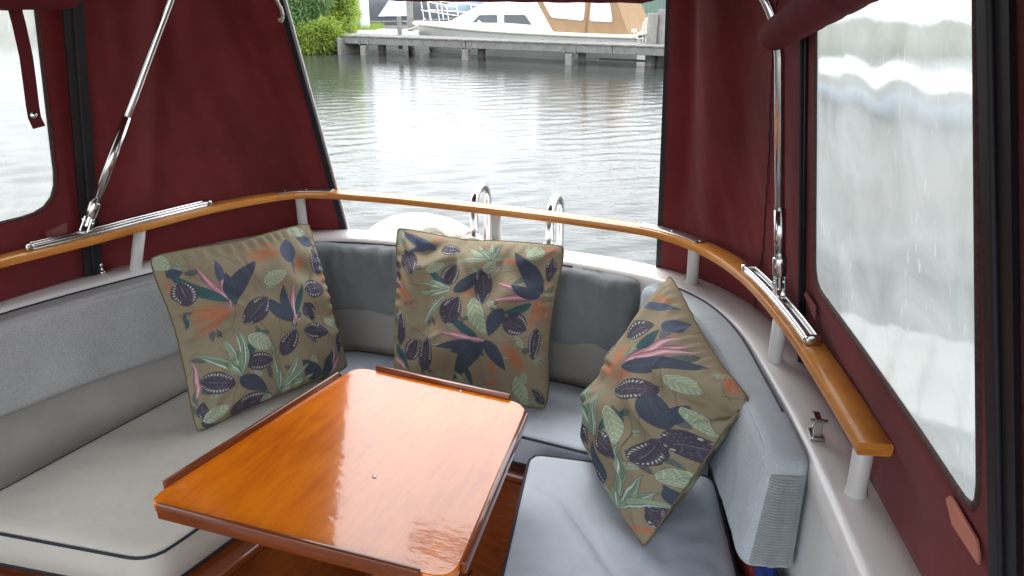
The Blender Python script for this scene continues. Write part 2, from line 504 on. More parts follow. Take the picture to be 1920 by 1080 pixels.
# floor of teak planks
floor = MB().prism([(p[0], p[1]) for p in offset(INNER, -.02)], .268, .285).build('cockpit_floor', M_MAHOG, boat)
fdir = Vector((.40, .917, 0)); fn = Vector((.917, -.40, 0))
M_AX = Matrix((fn, fdir, Vector((0, 0, 1)))).transposed()
pm = MB().box((0, 0, 0), .066, 1.5, .014, bev=.003)
pme = None
for i in range(15):
    c = Vector((-.43, 1.05, .294)) + fn * (i - 7) * .070
    if pme is None:
        o = pm.build('plank', M_SOLE, None); pme = o.data
    else:
        o = bpy.data.objects.new('plank', pme); COL.objects.link(o)
    o.location = c; o.rotation_euler = (0, 0, math.atan2(-fn.y, fn.x) * -1)
    bpy.context.view_layer.update()
    o.parent = floor; o.matrix_parent_inverse = floor.matrix_world.inverted()

# benches (varnished boxes under the cushions)
LS = [(-.714, 1.222), (-.385, 1.80), (-.62, 2.06), (-.85, 2.02), (-1.205, 1.34)]              # left cushion outline
AS = [(-.355, 1.842), (.02, 1.675), (.225, 1.582), (.47, 1.535), (.462, 1.68), (.34, 1.845), (.14, 1.955), (-.50, 2.165), (-.60, 2.11)]
RS = [(.045, 1.597), (.30, 1.538), (.465, 1.505), (.436, 1.20), (.392, .80), (-.075, .80), (-.02, 1.172)]
def bench(name, poly, z1, lab):
    b = MB().prism(poly, .30, z1 - .022)
    o = b.build(name, M_BENCH, boat, label=lab)
    # lid board a little proud of the box
    cx = sum(p[0] for p in poly) / len(poly); cy = sum(p[1] for p in poly) / len(poly)
    t = MB().prism(poly, z1 - .0215, z1).build('bench_lid', M_BENCH, o)
    md = t.modifiers.new('bevel', 'BEVEL'); md.width = .005; md.segments = 2
    return o
bench('bench', [(-.735, 1.03), (-.66, 1.20), (-.36, 1.75), (-.50, 2.19), (-.74, 2.13), (-.93, 1.955), (-1.18, 1.655), (-1.41, 1.25), (-1.5, 1.0), (-1.1, .88)], .645, 'varnished bench box under the left seat')
bench('bench', [(-.33, 1.80), (.06, 1.615), (.33, 1.56), (.47, 1.60), (.43, 1.76), (.34, 1.87), (.14, 1.985), (-.485, 2.19)], .647, 'varnished bench box across the stern')
bench('bench', [(.07, 1.58), (.48, 1.56), (.485, 1.3), (.47, 1.07), (.42, .72), (-.04, .72), (.01, 1.16)], .643, 'varnished bench box under the right seat')
MB().tube([(.438, 1.02, .70), (.432, .985, .73), (.42, .92, .735), (.40, .80, .735)], .012, 8).build('grab_strip', M_RAIL, boat, True, label='small wooden strip low on the white wall')

# handrail: three laminated lengths on white posts
RAILP = catmull([(-1.46, 1.10), (-1.33, 1.385), (-1.161, 1.657), (-1.047, 1.811), (-.960, 1.945), (-.82, 2.132), (-.637, 2.262), (-.427, 2.228), (-.045, 2.085), (.198, 1.975), (.377, 1.869), (.465, 1.735), (.510, 1.567), (.521, 1.324), (.508, 1.084), (.491, .893)], 10)
ZR = 1.204
rail = MB()
def rail_prof(w, h):
    b = .0042
    return [(-w, b), (-w + b * .3, b * .3), (-w + b, 0), (w - b, 0), (w - b * .3, b * .3), (w, b), (w, h - b), (w - b * .3, h - b * .3), (w - b, h), (-w + b, h), (-w + b * .3, h - b * .3), (-w, h - b)]
cuts = [(-1.46, 1.10), (-.60, 2.26), (.40, 1.84), (.491, .893)]
for a, b in zip(cuts[:-1], cuts[1:]):
    s_ = seg(RAILP, a, b)
    s_ = [(p[0], p[1], ZR) for p in s_]
    autosmooth(MB().sweep(s_, rail_prof(.0235, .020)).build('rail_section', M_RAIL, boat), 40)
def rail_strip(name, a, b, w, h, z, m, side=0, parent=boat, lab=None):
    s_ = resample(seg(RAILP, a, b), 24)
    s_ = [(p[0], p[1], z) for p in s_]
    pr = [(-w + side, 0), (w + side, 0), (w + side, h * .7), (w - .002 + side, h), (-w + .002 + side, h), (-w + side, h * .7)]
    return autosmooth(MB().sweep(s_, pr).build(name, m, parent, label=lab), 50)
rail_strip('joint_plate', (-.70, 2.25), (-.53, 2.25), .016, .003, ZR + .0205, M_STEELB)
rail_strip('joint_plate', (.33, 1.90), (.455, 1.76), .016, .003, ZR + .0205, M_STEELB)
def track(a, b, end_in):
    o = rail_strip('slide_track', a, b, .013, .007, ZR + .0205, M_ALU)
    for s in (-1, 1):
        rail_strip('track_lip', a, b, .0028, .006, ZR + .028, M_STEEL, side=s * .0098, parent=o)
    for p in (a, b):
        i = nearest(RAILP, p); q = RAILP[i]; n = plan_normals(RAILP)[i]
        MB().box((q[0], q[1], ZR + .028), .03, .018, .016, rz=math.atan2(n[1], n[0]), bev=.004).build('end_cap', M_STEEL, o, True)
track((-1.125, 1.71), (-.85, 2.10), 0)
track((.508, 1.575), (.517, 1.21), 0)
# screws on the plates, posts
for p in ((-.685, 2.25), (-.62, 2.262), (-.545, 2.25), (.345, 1.89), (.40, 1.85), (.448, 1.77)):
    q = RAILP[nearest(RAILP, p)]
    MB().lathe((q[0], q[1], ZR + .0235), [(.0042, 0), (.0036, .0012), (.0012, .0016)], 10).build('screw_head', M_STEEL, boat, True)
for (bx, by), (tx, ty) in [((-1.30, 1.53), (-1.27, 1.49)), ((-1.005, 1.940), (-.968, 1.93)), ((-.640, 2.275), (-.637, 2.262)), ((-.045, 2.105), (-.045, 2.087)), ((.459, 1.840), (.443, 1.785)), ((.530, 1.40), (.518, 1.365)), ((.513, .962), (.500, .940))]:
    d = Vector((tx, ty, ZR + .004)) - Vector((bx, by, ZC + .002))
    MB().lathe((bx, by, ZC + .002), [(.0165, 0), (.0160, .004), (.0145, .010), (.0145, d.length)], 20, d).build('rail_post', M_POST, boat, True)

def toggle(x, y, rz, sc=1.0):
    M = Matrix.Rotation(rz, 3, 'Z'); c = Vector((x, y, ZC + .003))
    def T(v): return c + M @ (Vector(v) * sc)
    b = MB().box(T((0, 0, .004)), .030 * sc, .018 * sc, .008 * sc, rz=rz, bev=.002)
    b.box(T((-.009, 0, .02)), .004 * sc, .012 * sc, .034 * sc, rz=rz, bev=.001)
    b.box(T((.004, 0, .032)), .030 * sc, .010 * sc, .005 * sc, rz=rz, bev=.001)
    b.tube([T((-.009, -.012, .034)), T((-.009, .012, .034))], .003 * sc, 8)
    b.lathe(T((.012, 0, .008)), [(.004 * sc, 0), (.004 * sc, .003 * sc), (.002 * sc, .005 * sc)], 10)
    b.build('deck_latch', M_STEEL, boat, label='small polished latch screwed to the coaming')
toggle(.508, 1.115, R(80), 1.1)
toggle(-1.225, 1.672, R(50), 1.0)
# eye where the left zip ends
MB().lathe((-1.075, 1.905, ZC + .003), [(.009, 0), (.008, .006), (.004, .008), (.004, .02), (.006, .022), (.002, .03)], 12).build('snap_stud', M_STEEL, boat, True)

# ------------------------------------------------------------------ boarding ladder over the stern
lad = empty('boarding_ladder', (0.03, 2.35, 0), 'chrome boarding ladder with two hoops rising behind the stern rail', 'ladder')
ax_ = Vector((.32, .947, 0)).normalized()
for (x, y) in ((-.113, 2.215), (.108, 2.135)):
    A = Vector((x, y, ZC)); B = A + ax_ * .115
    top = 1.235 if x < 0 else 1.222
    pts = [A + Vector((0, 0, -.02)), A + Vector((0, 0, top - ZC - .06))]
    cen = (A + B) / 2; cen.z = top - .055
    for k in range(0, 13):
        a = math.pi * k / 12
        pts.append(cen - ax_ * (.0575 * math.cos(a)) + Vector((0, 0, .055 * math.sin(a))))
    pts += [Vector((B.x, B.y, 1.0)), Vector((B.x, B.y, .4)), Vector((B.x, B.y, -.5))]
    MB().tube(pts, .0125, 14).build('hoop', M_STEEL, lad, True)
    MB().lathe((A.x, A.y, ZC + .002), [(.026, 0), (.026, .004), (.016, .008)], 18).build('foot_flange', M_STEEL, lad, True)
for z in (-.35, -.1, .15, .40, .65):
    a = Vector((-.113, 2.215, z)) + ax_ * .115; b = Vector((.108, 2.135, z)) + ax_ * .115
    MB().tube([a, b], .012, 10).build('rung', M_STEEL, lad, True)

# stern deck beyond the coaming carries ladder feet
sd_ = resample(seg(INNER, (-.62, 2.2), (.40, 1.85)), 24)
autosmooth(MB().sweep(sd_, [(.097, ZC - .03), (.19, ZC - .04), (.20, ZC - .06), (.19, ZC - .09), (.099, ZC - .08)]).build('stern_shelf', M_GEL, boat), 50)

# horseshoe life buoy hung behind the stern
buoy = empty('horseshoe_buoy', (-.24, 2.44, .98), 'white fabric horseshoe lifebuoy hanging behind the stern with cream rope and a red end', 'lifebuoy')
bc = Vector((-.285, 2.405, .905)); bx_ = Vector((.947, -.32, 0))
pts = []; rr = []
for k in range(33):
    a = R(-55) + R(290) * k / 32
    pts.append(bc + bx_ * (.205 * math.cos(a)) + Vector((0, 0, .150 * math.sin(a)))); rr.append(.058 if 1 < k < 31 else .043)
pts2 = [p + ax_ * .0 for p in pts]
autosmooth(MB().tube(pts2, rr, 18).build('cover', M_BUOY, buoy), 70)
def wob(pts, n=40, amp=.006, seed=1):
    c = catmull(pts, 8); r = random.Random(seed)
    return [(p[0] + r.uniform(-amp, amp) * .2, p[1] + r.uniform(-amp, amp) * .2, p[2] + r.uniform(-amp, amp) * .2) for p in c]
Q = lambda a, b, c: tuple(bc + bx_ * (a + .005) + ax_ * b + Vector((0, 0, c + .025)))
MB().tube(wob([Q(.0, -.06, .14), Q(.06, -.055, .155), Q(.10, -.05, .13), Q(.14, -.05, .135), Q(.165, -.045, .11)]), .006, 8).build('rope', M_ROPE, buoy, True)
MB().tube(wob([Q(.02, -.06, .125), Q(.07, -.06, .138), Q(.12, -.055, .112), Q(.15, -.055, .125), Q(.175, -.05, .14), Q(.19, -.045, .12), Q(.172, -.06, .105)]), .0055, 8).build('rope', M_ROPE, buoy, True)
MB().lathe(Q(.172, -.03, .075), [(.012, 0), (.020, .006), (.024, .025), (.023, .05), (.016, .068), (.006, .075)], 16).build('float_end', M_RED, buoy, True)
MB().tube(wob([Q(.15, -.055, .135), Q(.165, -.06, .118), Q(.185, -.055, .122), Q(.196, -.04, .135)], seed=4), .005, 8).build('rope', M_ROPE, buoy, True)

# ================================================================== CUSHIONS
def fbm(p, s, seed=0.0):
    return mnoise.fractal(Vector((p[0] * s + seed, p[1] * s - seed, p[2] * s + seed * .5)), .9, 2.1, 3)

def pad(name, poly, z0, z1, m, label, corner=.05, edge=.018, crown=.008, wr=.004, seed=0.0, creases=()):
    """box cushion: rounded plan, soft edges, slightly crowned top"""
    if poly_area(poly) < 0: poly = poly[::-1]
    out = round_poly(poly, corner, 6)
    out = resample(out + [out[0]], 140)[:-1]
    n = len(out)
    nr = []
    for i in range(n):
        a = out[i - 1]; b = out[(i + 1) % n]
        t = Vector((b[0] - a[0], b[1] - a[1])).normalized(); nr.append((t.y, -t.x))
    cx = sum(p[0] for p in out) / n; cy = sum(p[1] for p in out) / n
    rings = []
    H = z1 - z0
    for (ins, z) in [(edge * .6, z0), (0, z0 + edge * .6), (-.004, z0 + H * .5), (-.001, z1 - edge), (.002, z1 - edge * .45), (edge * .45, z1 - .002)]:
        rings.append([(p[0] - q[0] * ins, p[1] - q[1] * ins, z) for p, q in zip(out, nr)])
    base = rings[-1]
    K = 22
    for k in range(1, K):
        t = k / K
        rings.append([(p[0] + (cx - p[0]) * t, p[1] + (cy - p[1]) * t, z1 + crown * (1 - (1 - t) ** 3)) for p in base])
    v = []
    for ri, ring in enumerate(rings):
        for p in ring:
            z = p[2]
            if ri >= 5:
                t = min(1, (ri - 5) / 4)
                z += wr * t * fbm(p, 7, seed)
                for (a, b, dpt, wd) in creases:
                    A = Vector(a); Bv = Vector(b); P2 = Vector(p[:2])
                    u = max(0, min(1, (P2 - A).dot(Bv - A) / (Bv - A).length_squared))
                    dd = (P2 - (A + (Bv - A) * u)).length + .004 * fbm(p, 30, seed)
                    z -= dpt * math.exp(-(dd / wd) ** 2) * math.sin(math.pi * min(1, max(0, .1 + .8 * u)))
            elif 0 < ri:
                pass
            v.append((p[0], p[1], z))
    f = []
    for r_ in range(len(rings) - 1):
        for i in range(n):
            f.append((r_ * n + i, r_ * n + (i + 1) % n, (r_ + 1) * n + (i + 1) % n, (r_ + 1) * n + i))
    v.append((cx, cy, z1 + crown)); c = len(v) - 1
    l0 = (len(rings) - 1) * n
    for i in range(n): f.append((l0 + i, l0 + (i + 1) % n, c))
    f.append(tuple(range(n))[::-1])
    o = mesh_obj(name, v, f, m, None, True)
    props(o, label, 'cushion')
    pp = [(p[0] + q[0] * .001, p[1] + q[1] * .001, z1 - edge * .45) for p, q in zip(out, nr)]
    MB().tube(pp, .0032, 6, closed=True).build('piping', M_PIPE, o, True)
    pp = [(p[0] + q[0] * .001, p[1] + q[1] * .001, z0 + edge * .55) for p, q in zip(out, nr)]
    MB().tube(pp, .0032, 6, closed=True).build('piping', M_PIPE, o, True)
    return o

pad('seat_cushion', LS, .648, .748, M_SEAT_WARM, 'warm-lit pale grey box seat cushion with dark piping along the left bench', .05, seed=2.1)
pad('seat_cushion', AS, .650, .748, M_SEAT, 'pale grey seat cushion across the stern behind the table', .04, seed=5.7)
pad('seat_cushion', RS, .646, .744, M_SEAT, 'pale blue-grey creased seat cushion on the right bench beside the table', .035, .012, .006, .006, 8.3,
    creases=[((.10, 1.46), (.20, 1.16), .011, .012), ((.055, 1.47), (.11, 1.42), .006, .010), ((.16, 1.30), (.34, 1.06), .005, .02), ((.05, 1.05), (.30, .95), .004, .02)])

def backrest(name, a, b, m, label, th=.072, h=.215, ztop=None, wr=.003, seed=0., pleats=0., end_mat=None, lean=.02, gap=.004):
    zt = ztop if ztop else ZC - .004
    c = resample(seg(INNER, a, b), 90)
    nr = plan_normals(c)
    # rounded profile (offset inboard negative)
    r = .022; P = []
    for (cx, cz, a0) in ((-gap - r * .5, zt - r * .5, 0), (-th + r - gap, zt - r, 90), (-th + r - gap - lean, zt - h + r, 180), (-gap - r * .5, zt - h + r * .5, 270)):
        rr_ = r if cx < -th / 2 else r * .5
        for k in range(6):
            t = R(a0 + 90 * k / 5)
            P.append((cx + rr_ * math.cos(t), cz + rr_ * math.sin(t)))
    # denser front face
    PP = []
    for i in range(len(P)):
        p = P[i]; q = P[(i + 1) % len(P)]
        PP.append(p)
        L_ = math.dist(p, q)
        for k in range(1, int(L_ / .012)):
            t = k / int(L_ / .012); PP.append((p[0] + (q[0] - p[0]) * t, p[1] + (q[1] - p[1]) * t))
    N_ = len(c)
    v = []; n = len(PP)
    for i, (p, q) in enumerate(zip(c, nr)):
        e = min(i, N_ - 1 - i)
        sh = .018 * (1 - math.sqrt(max(0, 1 - (1 - min(e, 4) / 4) ** 2)))   # ends round off
        for (o, z) in PP:
            zc = zt - h / 2; oc = -gap - th / 2
            oo = o + sh * .7 * max(-1, min(1, (oc - o) / (th * .4))); zz = z + sh * .7 * max(-1, min(1, (zc - z) / (h * .4)))
            P3 = (p[0], p[1], z)
            if o < -gap - .01:
                d = wr * fbm(P3, 9, seed)
                if pleats:
                    fr = max(0, (z - (zt - h * .95)) / h)
                    d += pleats * fr * (math.sin(i * .83 + 2.2 * math.sin(i * .21) + seed) * .5 + fbm((p[0] * 3, p[1] * 3, z * .6), 14, seed))
                    zz += pleats * 1.2 * fbm(P3, 6, seed + 3) * (1 if z < zc else .3)
                oo -= d
            v.append((p[0] + q[0] * oo, p[1] + q[1] * oo, zz))
    f = []
    for i in range(N_ - 1):
        for k in range(n): f.append((i * n + k, (i + 1) * n + k, (i + 1) * n + (k + 1) % n, i * n + (k + 1) % n))
    f.append(tuple(range(n))); f.append(tuple((N_ - 1) * n + k for k in range(n))[::-1])
    ob = MB().add(v, f).build(name, m)
    autosmooth(ob, 60)
    props(ob, label, 'cushion')
    # thin dark tube standing in for the shaded gap along the coaming
    w = [(p[0] - q[0] * (gap + .012), p[1] - q[1] * (gap + .012), zt + .0015) for p, q in list(zip(c, nr))[8:-16]]
    MB().tube(w, .0022, 6).build('piping', M_PIPE, ob, True)
    w = [(p[0] - q[0] * (gap + th - .0075), p[1] - q[1] * (gap + th - .0075), zt - .0062) for p, q in list(zip(c, nr))[4:-4]]
    if not pleats: MB().tube(w, .0014, 6).build('seam', m, ob, True)
    return ob, c, nr, zt, h, th
backrest('backrest_cushion', (-1.5, 1.02), (-.80, 2.115), M_BACKL, 'heather grey backrest cushion along the left side behind the leaning pillow', seed=1.3, th=.075, wr=.004)
backrest('backrest_cushion', (-.70, 2.185), (.335, 1.90), M_BACKA, 'slate grey gathered backrest cushion across the stern', seed=4.4, wr=.008, pleats=.016, th=.06, h=.20, ztop=ZC - .008)
bk, bc_, bn_, bzt, bh, bth = backrest('backrest_cushion', (.375, 1.865), (.485, 1.05), M_BACKR, 'pale blue-grey backrest cushion on the right side with a ribbed end', seed=7.9, th=.075, h=.225, ztop=ZC + .002, wr=.003)
# the ribbed end band: fine gathers running round the cushion's end
def ribs():
    p = Vector((*bc_[-1], 0)); n = Vector((*bn_[-1], 0)); t = Vector((n.y, -n.x, 0))
    v = []; f = []
    rows = 200; cols = 9
    for i in range(rows + 1):
        z = bzt - .027 - (bh - .046) * i / rows
        ln = -.02 * (bzt - z) / bh
        for j in range(cols + 1):
            u = j / cols
            off = -.012 - (bth - .022) * u
            bul = .0065 * math.sin(math.pi * u) ** .6 + .0045 * math.sin(i * 2 * math.pi / 6.2 + .8 * math.sin(j * 1.7)) * (1 if 0 < j < cols else .2)
            if i in (0, rows): bul = 0
            q = p + n * (off + ln * u) + t * (bul + .0006)
            v.append((q.x, q.y, z))
    w = cols + 1
    for i in range(rows):
        for j in range(cols): f.append((i * w + j, i * w + j + 1, (i + 1) * w + j + 1, (i + 1) * w + j))
    mesh_obj('ribbed_end', v, f, weave('ribbed_grey_cloth', (.33, .36, .37), .1, 700, .3, .95, 9), bk, True)
ribs()

# ================================================================== TABLE
table = empty('cockpit_table', (-.27, 1.28, .285), 'orange varnished cockpit table with dark mahogany fiddle rails', 'table')
T = [(-.372, 1.653), (.035, 1.474), (-.090, .936), (-.652, 1.130)]
ZT = .95
top = round_poly(T, [.045, .045, .045, .045], 6)
tt = MB().prism(top, ZT - .018, ZT).build('table_top', M_TABLE, table)
md = tt.modifiers.new('bevel', 'BEVEL'); md.width = .003; md.segments = 2; md.limit_method = 'ANGLE'
def lerp2(a, b, t): return (a[0] + (b[0] - a[0]) * t, a[1] + (b[1] - a[1]) * t)
ctr = Vector((sum(p[0] for p in T) / 4, sum(p[1] for p in T) / 4))
for i, (t0, t1) in enumerate([(.12, .90), (.07, .93), (.09, .935), (.085, .90)]):
    a, b = T[i], T[(i + 1) % 4]
    p, q = lerp2(a, b, t0), lerp2(a, b, t1)
    u = (Vector(q) - Vector(p)); L_ = u.length; u.normalize()
    n = Vector((-u.y, u.x))
    if n.dot(Vector(p) - ctr) < 0: n = -n
    c = (Vector(p) + Vector(q)) / 2 + n * .0045
    up_ = .004 if i == 1 else .011
    fo = MB().box((c.x, c.y, ZT + (up_ - .019) / 2), L_, .010, .019 + up_, rz=math.atan2(u.y, u.x), bev=.003).build('fiddle_rail', M_MAHOG, table)
    autosmooth(fo, 40)
MB().box((-.27, 1.29, .93 - .012), .46, .05, .020, rz=R(-22), bev=.003).build('batten', M_MAHOG, table)
MB().lathe((-.27, 1.29, .300), [(.16, 0), (.16, .012), (.06, .03), (.035, .05), (.035, .58), (.055, .60), (.055, .606)], 24).build('pedestal', M_ALU, table, True)
for p in ((-.115, 1.530), (-.255, 1.205)):
    MB().lathe((p[0], p[1], ZT + .0002), [(.0045, 0), (.0040, .0012), (.0015, .0016)], 12).build('screw_head', M_STEEL, table, True)

# ================================================================== PRINTED PILLOWS
def print_colors(px, py, motifs, unit):
    """paint the leaf print at design positions px,py (arrays); returns an (n,3) array of base colours"""
    n = px.shape[0]
    base = np.array([.250, .206, .124])
    col = np.tile(base, (n, 1))
    r = np.random.RandomState(11)
    blot = np.sin(px * .021 + 1.3 * np.sin(py * .017)) * np.sin(py * .026 + 1.1)
    col *= (1 + .06 * blot)[:, None]
    NAVY = np.array([.040, .050, .082]); TEAL = np.array([.024, .105, .105]); CHAR = np.array([.046, .044, .060])
    PINK = np.array([.42, .13, .17]); ORNG = np.array([.46, .155, .060]); PALE = np.array([.30, .36, .23]); GRN = np.array([.15, .25, .17])
    WHT = np.array([.66, .68, .64]); STEM = np.array([.045, .055, .042]); PURP = np.array([.12, .085, .16])
    def blend(idx, c, a):
        col[idx] = col[idx] * (1 - a[:, None]) + c * a[:, None]
    def local(x0, y0, x1, y1, w):
        """along (0..1), across (in units of half width) for a leaf from base to tip"""
        dx, dy = x1 - x0, y1 - y0; L_ = math.hypot(dx, dy); ux, uy = dx / L_, dy / L_
        m = .35 * L_ + w * 1.5
        idx = np.where((px > min(x0, x1) - m) & (px < max(x0, x1) + m) & (py > min(y0, y1) - m) & (py < max(y0, y1) + m))[0]
        rx, ry = px[idx] - x0, py[idx] - y0
        return idx, (rx * ux + ry * uy) / L_, (-rx * uy + ry * ux), L_
    def sm(x): return np.clip(x, 0, 1)
    def leaf(x0, y0, x1, y1, w, c, c2, tipn=1.0, bend=0., streak=.5, vein=None, outline=None, alpha=1.0, pw=.75):
        w = w * 1.10
        idx, a, d, L_ = local(x0, y0, x1, y1, w)
        d = d - bend * L_ * np.sin(np.pi * np.clip(a, 0, 1))
        hw = w * np.clip(np.sin(np.pi * np.clip(a, 0, 1) ** pw), 0, 1) ** tipn
        ins = sm((hw - np.abs(d)) / 1.2 + .2) * ((a > 0) & (a < 1))
        st = .5 + .5 * np.sin(d / max(w, 1) * 7 + a * 5 + r.uniform(0, 6)) * np.sin(a * 9 + d * .5)
        cc = c[None, :] * (1 - (streak * st)[:, None]) + c2[None, :] * (streak * st)[:, None]
        hat = .5 + .5 * np.sin(d * 1.25 + 3 * np.sin(a * 6 + x0))
        cc = cc * (.80 + .42 * hat)[:, None]
        A = ins * alpha
        if outline is not None:
            o_ = sm((hw + 1.6 - np.abs(d)) / 1.0) * ((a > -.02) & (a < 1.02))
            blend(idx, outline, o_ * .8)
        col[idx] = col[idx] * (1 - A[:, None]) + cc * A[:, None]
        if vein is not None:
            blend(idx, vein, sm(1.1 - np.abs(d)) * ((a > .08) & (a < .9)) * .7)
        return idx, a, d, hw, ins
    # faint background growth between the main motifs
    x_0, x_1, y_0, y_1 = px.min(), px.max(), py.min(), py.max()
    under = []
    for q in range(80):
        x, y = r.uniform(x_0, x_1), r.uniform(y_0, y_1); a = r.uniform(0, 6.28); l = r.uniform(45, 130)
        kind = r.choice(['stem', 'stem', 'orange', 'blue', 'pale', 'spray', 'navy', 'teal'])
        if kind == 'stem': under.append(('stem', x, y, x + l * math.cos(a), y + l * math.sin(a)))
        elif kind == 'orange': under.append(('orange', x, y, x + l * .7 * math.cos(a), y + l * .7 * math.sin(a), 16))
        elif kind in ('blue', 'navy', 'teal'): under.append((kind, x, y, x + l * .7 * math.cos(a), y + l * .7 * math.sin(a), r.uniform(9, 17)))
        elif kind == 'pale': under.append(('pale', x, y, l * .3, l * .14, math.degrees(a)))
        else: under.append(('spray', x, y, 8, [(x + l * .6 * math.cos(a + e), y + l * .6 * math.sin(a + e)) for e in (-.4, 0, .45)]))
    n_under = len(under)
    for im_, mo in enumerate(under + list(motifs)):
        if im_ == n_under:
            col[:] = .25 * base[None, :] + .75 * col
        k = mo[0]
        if k == 'stem':
            _, x0, y0, x1, y1 = mo
            idx, a, d, L_ = local(x0, y0, x1, y1, 3)
            d = d - .06 * L_ * np.sin(np.pi * np.clip(a, 0, 1))
            blend(idx, STEM, sm(1.5 - np.abs(d)) * ((a > 0) & (a < 1)) * .85)
        elif k == 'oval':
            _, cx, cy, hl, hw_, ang = mo
            t = math.radians(ang); dx, dy = math.cos(t) * hl, math.sin(t) * hl
            idx, a, d, hw, ins = leaf(cx - dx, cy - dy, cx + dx, cy + dy, hw_, CHAR, PURP, .62, .0, .32, outline=np.array([.015, .015, .018]), pw=.9)
            # white dashes near the rim and a pale centre vein
            rel = np.abs(d) / np.maximum(hw, 1e-3)
            rim = np.exp(-((rel - .74) / .10) ** 2) * (ins > .5)
            ph = np.arctan2(d / hw_, (a - .5) * 2) * hl * .2
            dash = (np.sin(ph * 2.0 + r.uniform(0, 6)) > .15) * (np.sin(a * 5 + r.uniform(0, 6)) > -.45)
            blend(idx, WHT, rim * dash * .85)
            blend(idx, np.array([.35, .36, .38]), sm(1.3 - np.abs(d - 1.5 * np.sin(a * 7))) * ((a > .2) & (a < .75)) * .55)
            sp = np.abs(np.sin((a * 9 + np.abs(d) / hw_ * 1.4) * np.pi)) < .09
            blend(idx, np.array([.30, .31, .34]), sp * (rel > .15) * (rel < .8) * (ins > .5) * .35)
        elif k in ('navy', 'teal', 'blue'):
            _, x0, y0, x1, y1, w = mo
            c, c2 = {'navy': (NAVY, np.array([.055, .085, .12])), 'teal': (TEAL, NAVY), 'blue': (np.array([.075, .095, .16]), NAVY)}[k]
            leaf(x0, y0, x1, y1, w, c, c2, .8, r.uniform(-.07, .07), .6, vein=np.array([.05, .13, .13]))
        elif k == 'pink':
            _, x0, y0, x1, y1, w = mo
            leaf(x0, y0, x1, y1, w * 1.25, PURP, PINK, .9, .02, .6)
            leaf(x0, y0, x1, y1, w * .8, PINK, np.array([.60, .34, .36]), .9, .03, .8)
            leaf(x0, y0, x1, y1, w * .22, np.array([.70, .52, .50]), PINK, 1, .03, .4)
        elif k == 'orange':
            _, x0, y0, x1, y1, w = mo
            for q in range(6):
                o = r.uniform(-1, 1) * w; o2 = r.uniform(-1, 1) * w * .5
                dx, dy = x1 - x0, y1 - y0; L_ = math.hypot(dx, dy)
                leaf(x0 - dy / L_ * o2, y0 + dx / L_ * o2, x0 + dx * r.uniform(.8, 1.05) - dy / L_ * o, y0 + dy * r.uniform(.8, 1.05) + dx / L_ * o, w * r.uniform(.16, .34), ORNG, np.array([.24, .085, .045]), .8, r.uniform(-.1, .1), .6, alpha=.75)
        elif k == 'pale':
            _, cx, cy, hl, hw_, ang = mo
            t = math.radians(ang); dx, dy = math.cos(t) * hl, math.sin(t) * hl
            idx, a, d, hw, ins = leaf(cx - dx, cy - dy, cx + dx, cy + dy, hw_, PALE, GRN, .7, .0, .35, outline=np.array([.05, .07, .05]), pw=.85)
            sp = np.abs(np.sin((a * 6 - np.abs(d) / hw_ * 1.3) * np.pi)) < .2
            blend(idx, WHT, sp * (ins > .6) * .55)
            blend(idx, np.array([.06, .09, .07]), sm(1.0 - np.abs(d)) * (ins > .5) * .6)
        elif k == 'spray':
            _, x0, y0, w, tips = mo
            for (tx, ty) in tips:
                leaf(x0, y0, tx, ty, w, GRN, PALE, .9, r.uniform(-.06, .06), .9, outline=np.array([.03, .05, .045]))
                leaf(x0, y0, tx, ty, w * .45, TEAL, GRN, 1, r.uniform(.0, .05), .5, alpha=.6)
                leaf(x0, y0, tx, ty, w * .16, WHT, PALE, 1, r.uniform(-.02, .06), .3, alpha=.85)
    g_ = col.mean(1, keepdims=True)
    col = g_ + (col - g_) * .86                       # washed-out dye
    return np.clip(col * 1.04 + .006, .005, .9)

def homography(dst):
    """unit square (0,0),(1,0),(1,1),(0,1) -> dst"""
    A = []; b = []
    for (u, v), (x, y) in zip([(0, 0), (1, 0), (1, 1), (0, 1)], dst):
        A.append([u, v, 1, 0, 0, 0, -u * x, -v * x]); b.append(x)
        A.append([0, 0, 0, u, v, 1, -u * y, -v * y]); b.append(y)
    h = np.linalg.solve(np.array(A, float), np.array(b, float))
    return h

M_PRINT = None
def print_mat():
    global M_PRINT
    if M_PRINT: return M_PRINT
    m = weave('olive_leaf_print_cloth', (.2, .15, .07), .1, 1300, .18, .85, 12)
    N, L, b = nodes_of(m)
    at = N.new('ShaderNodeAttribute'); at.attribute_name = 'print'
    L.new(at.outputs['Color'], b.inputs['Base Color'])
    M_PRINT = m
    return m

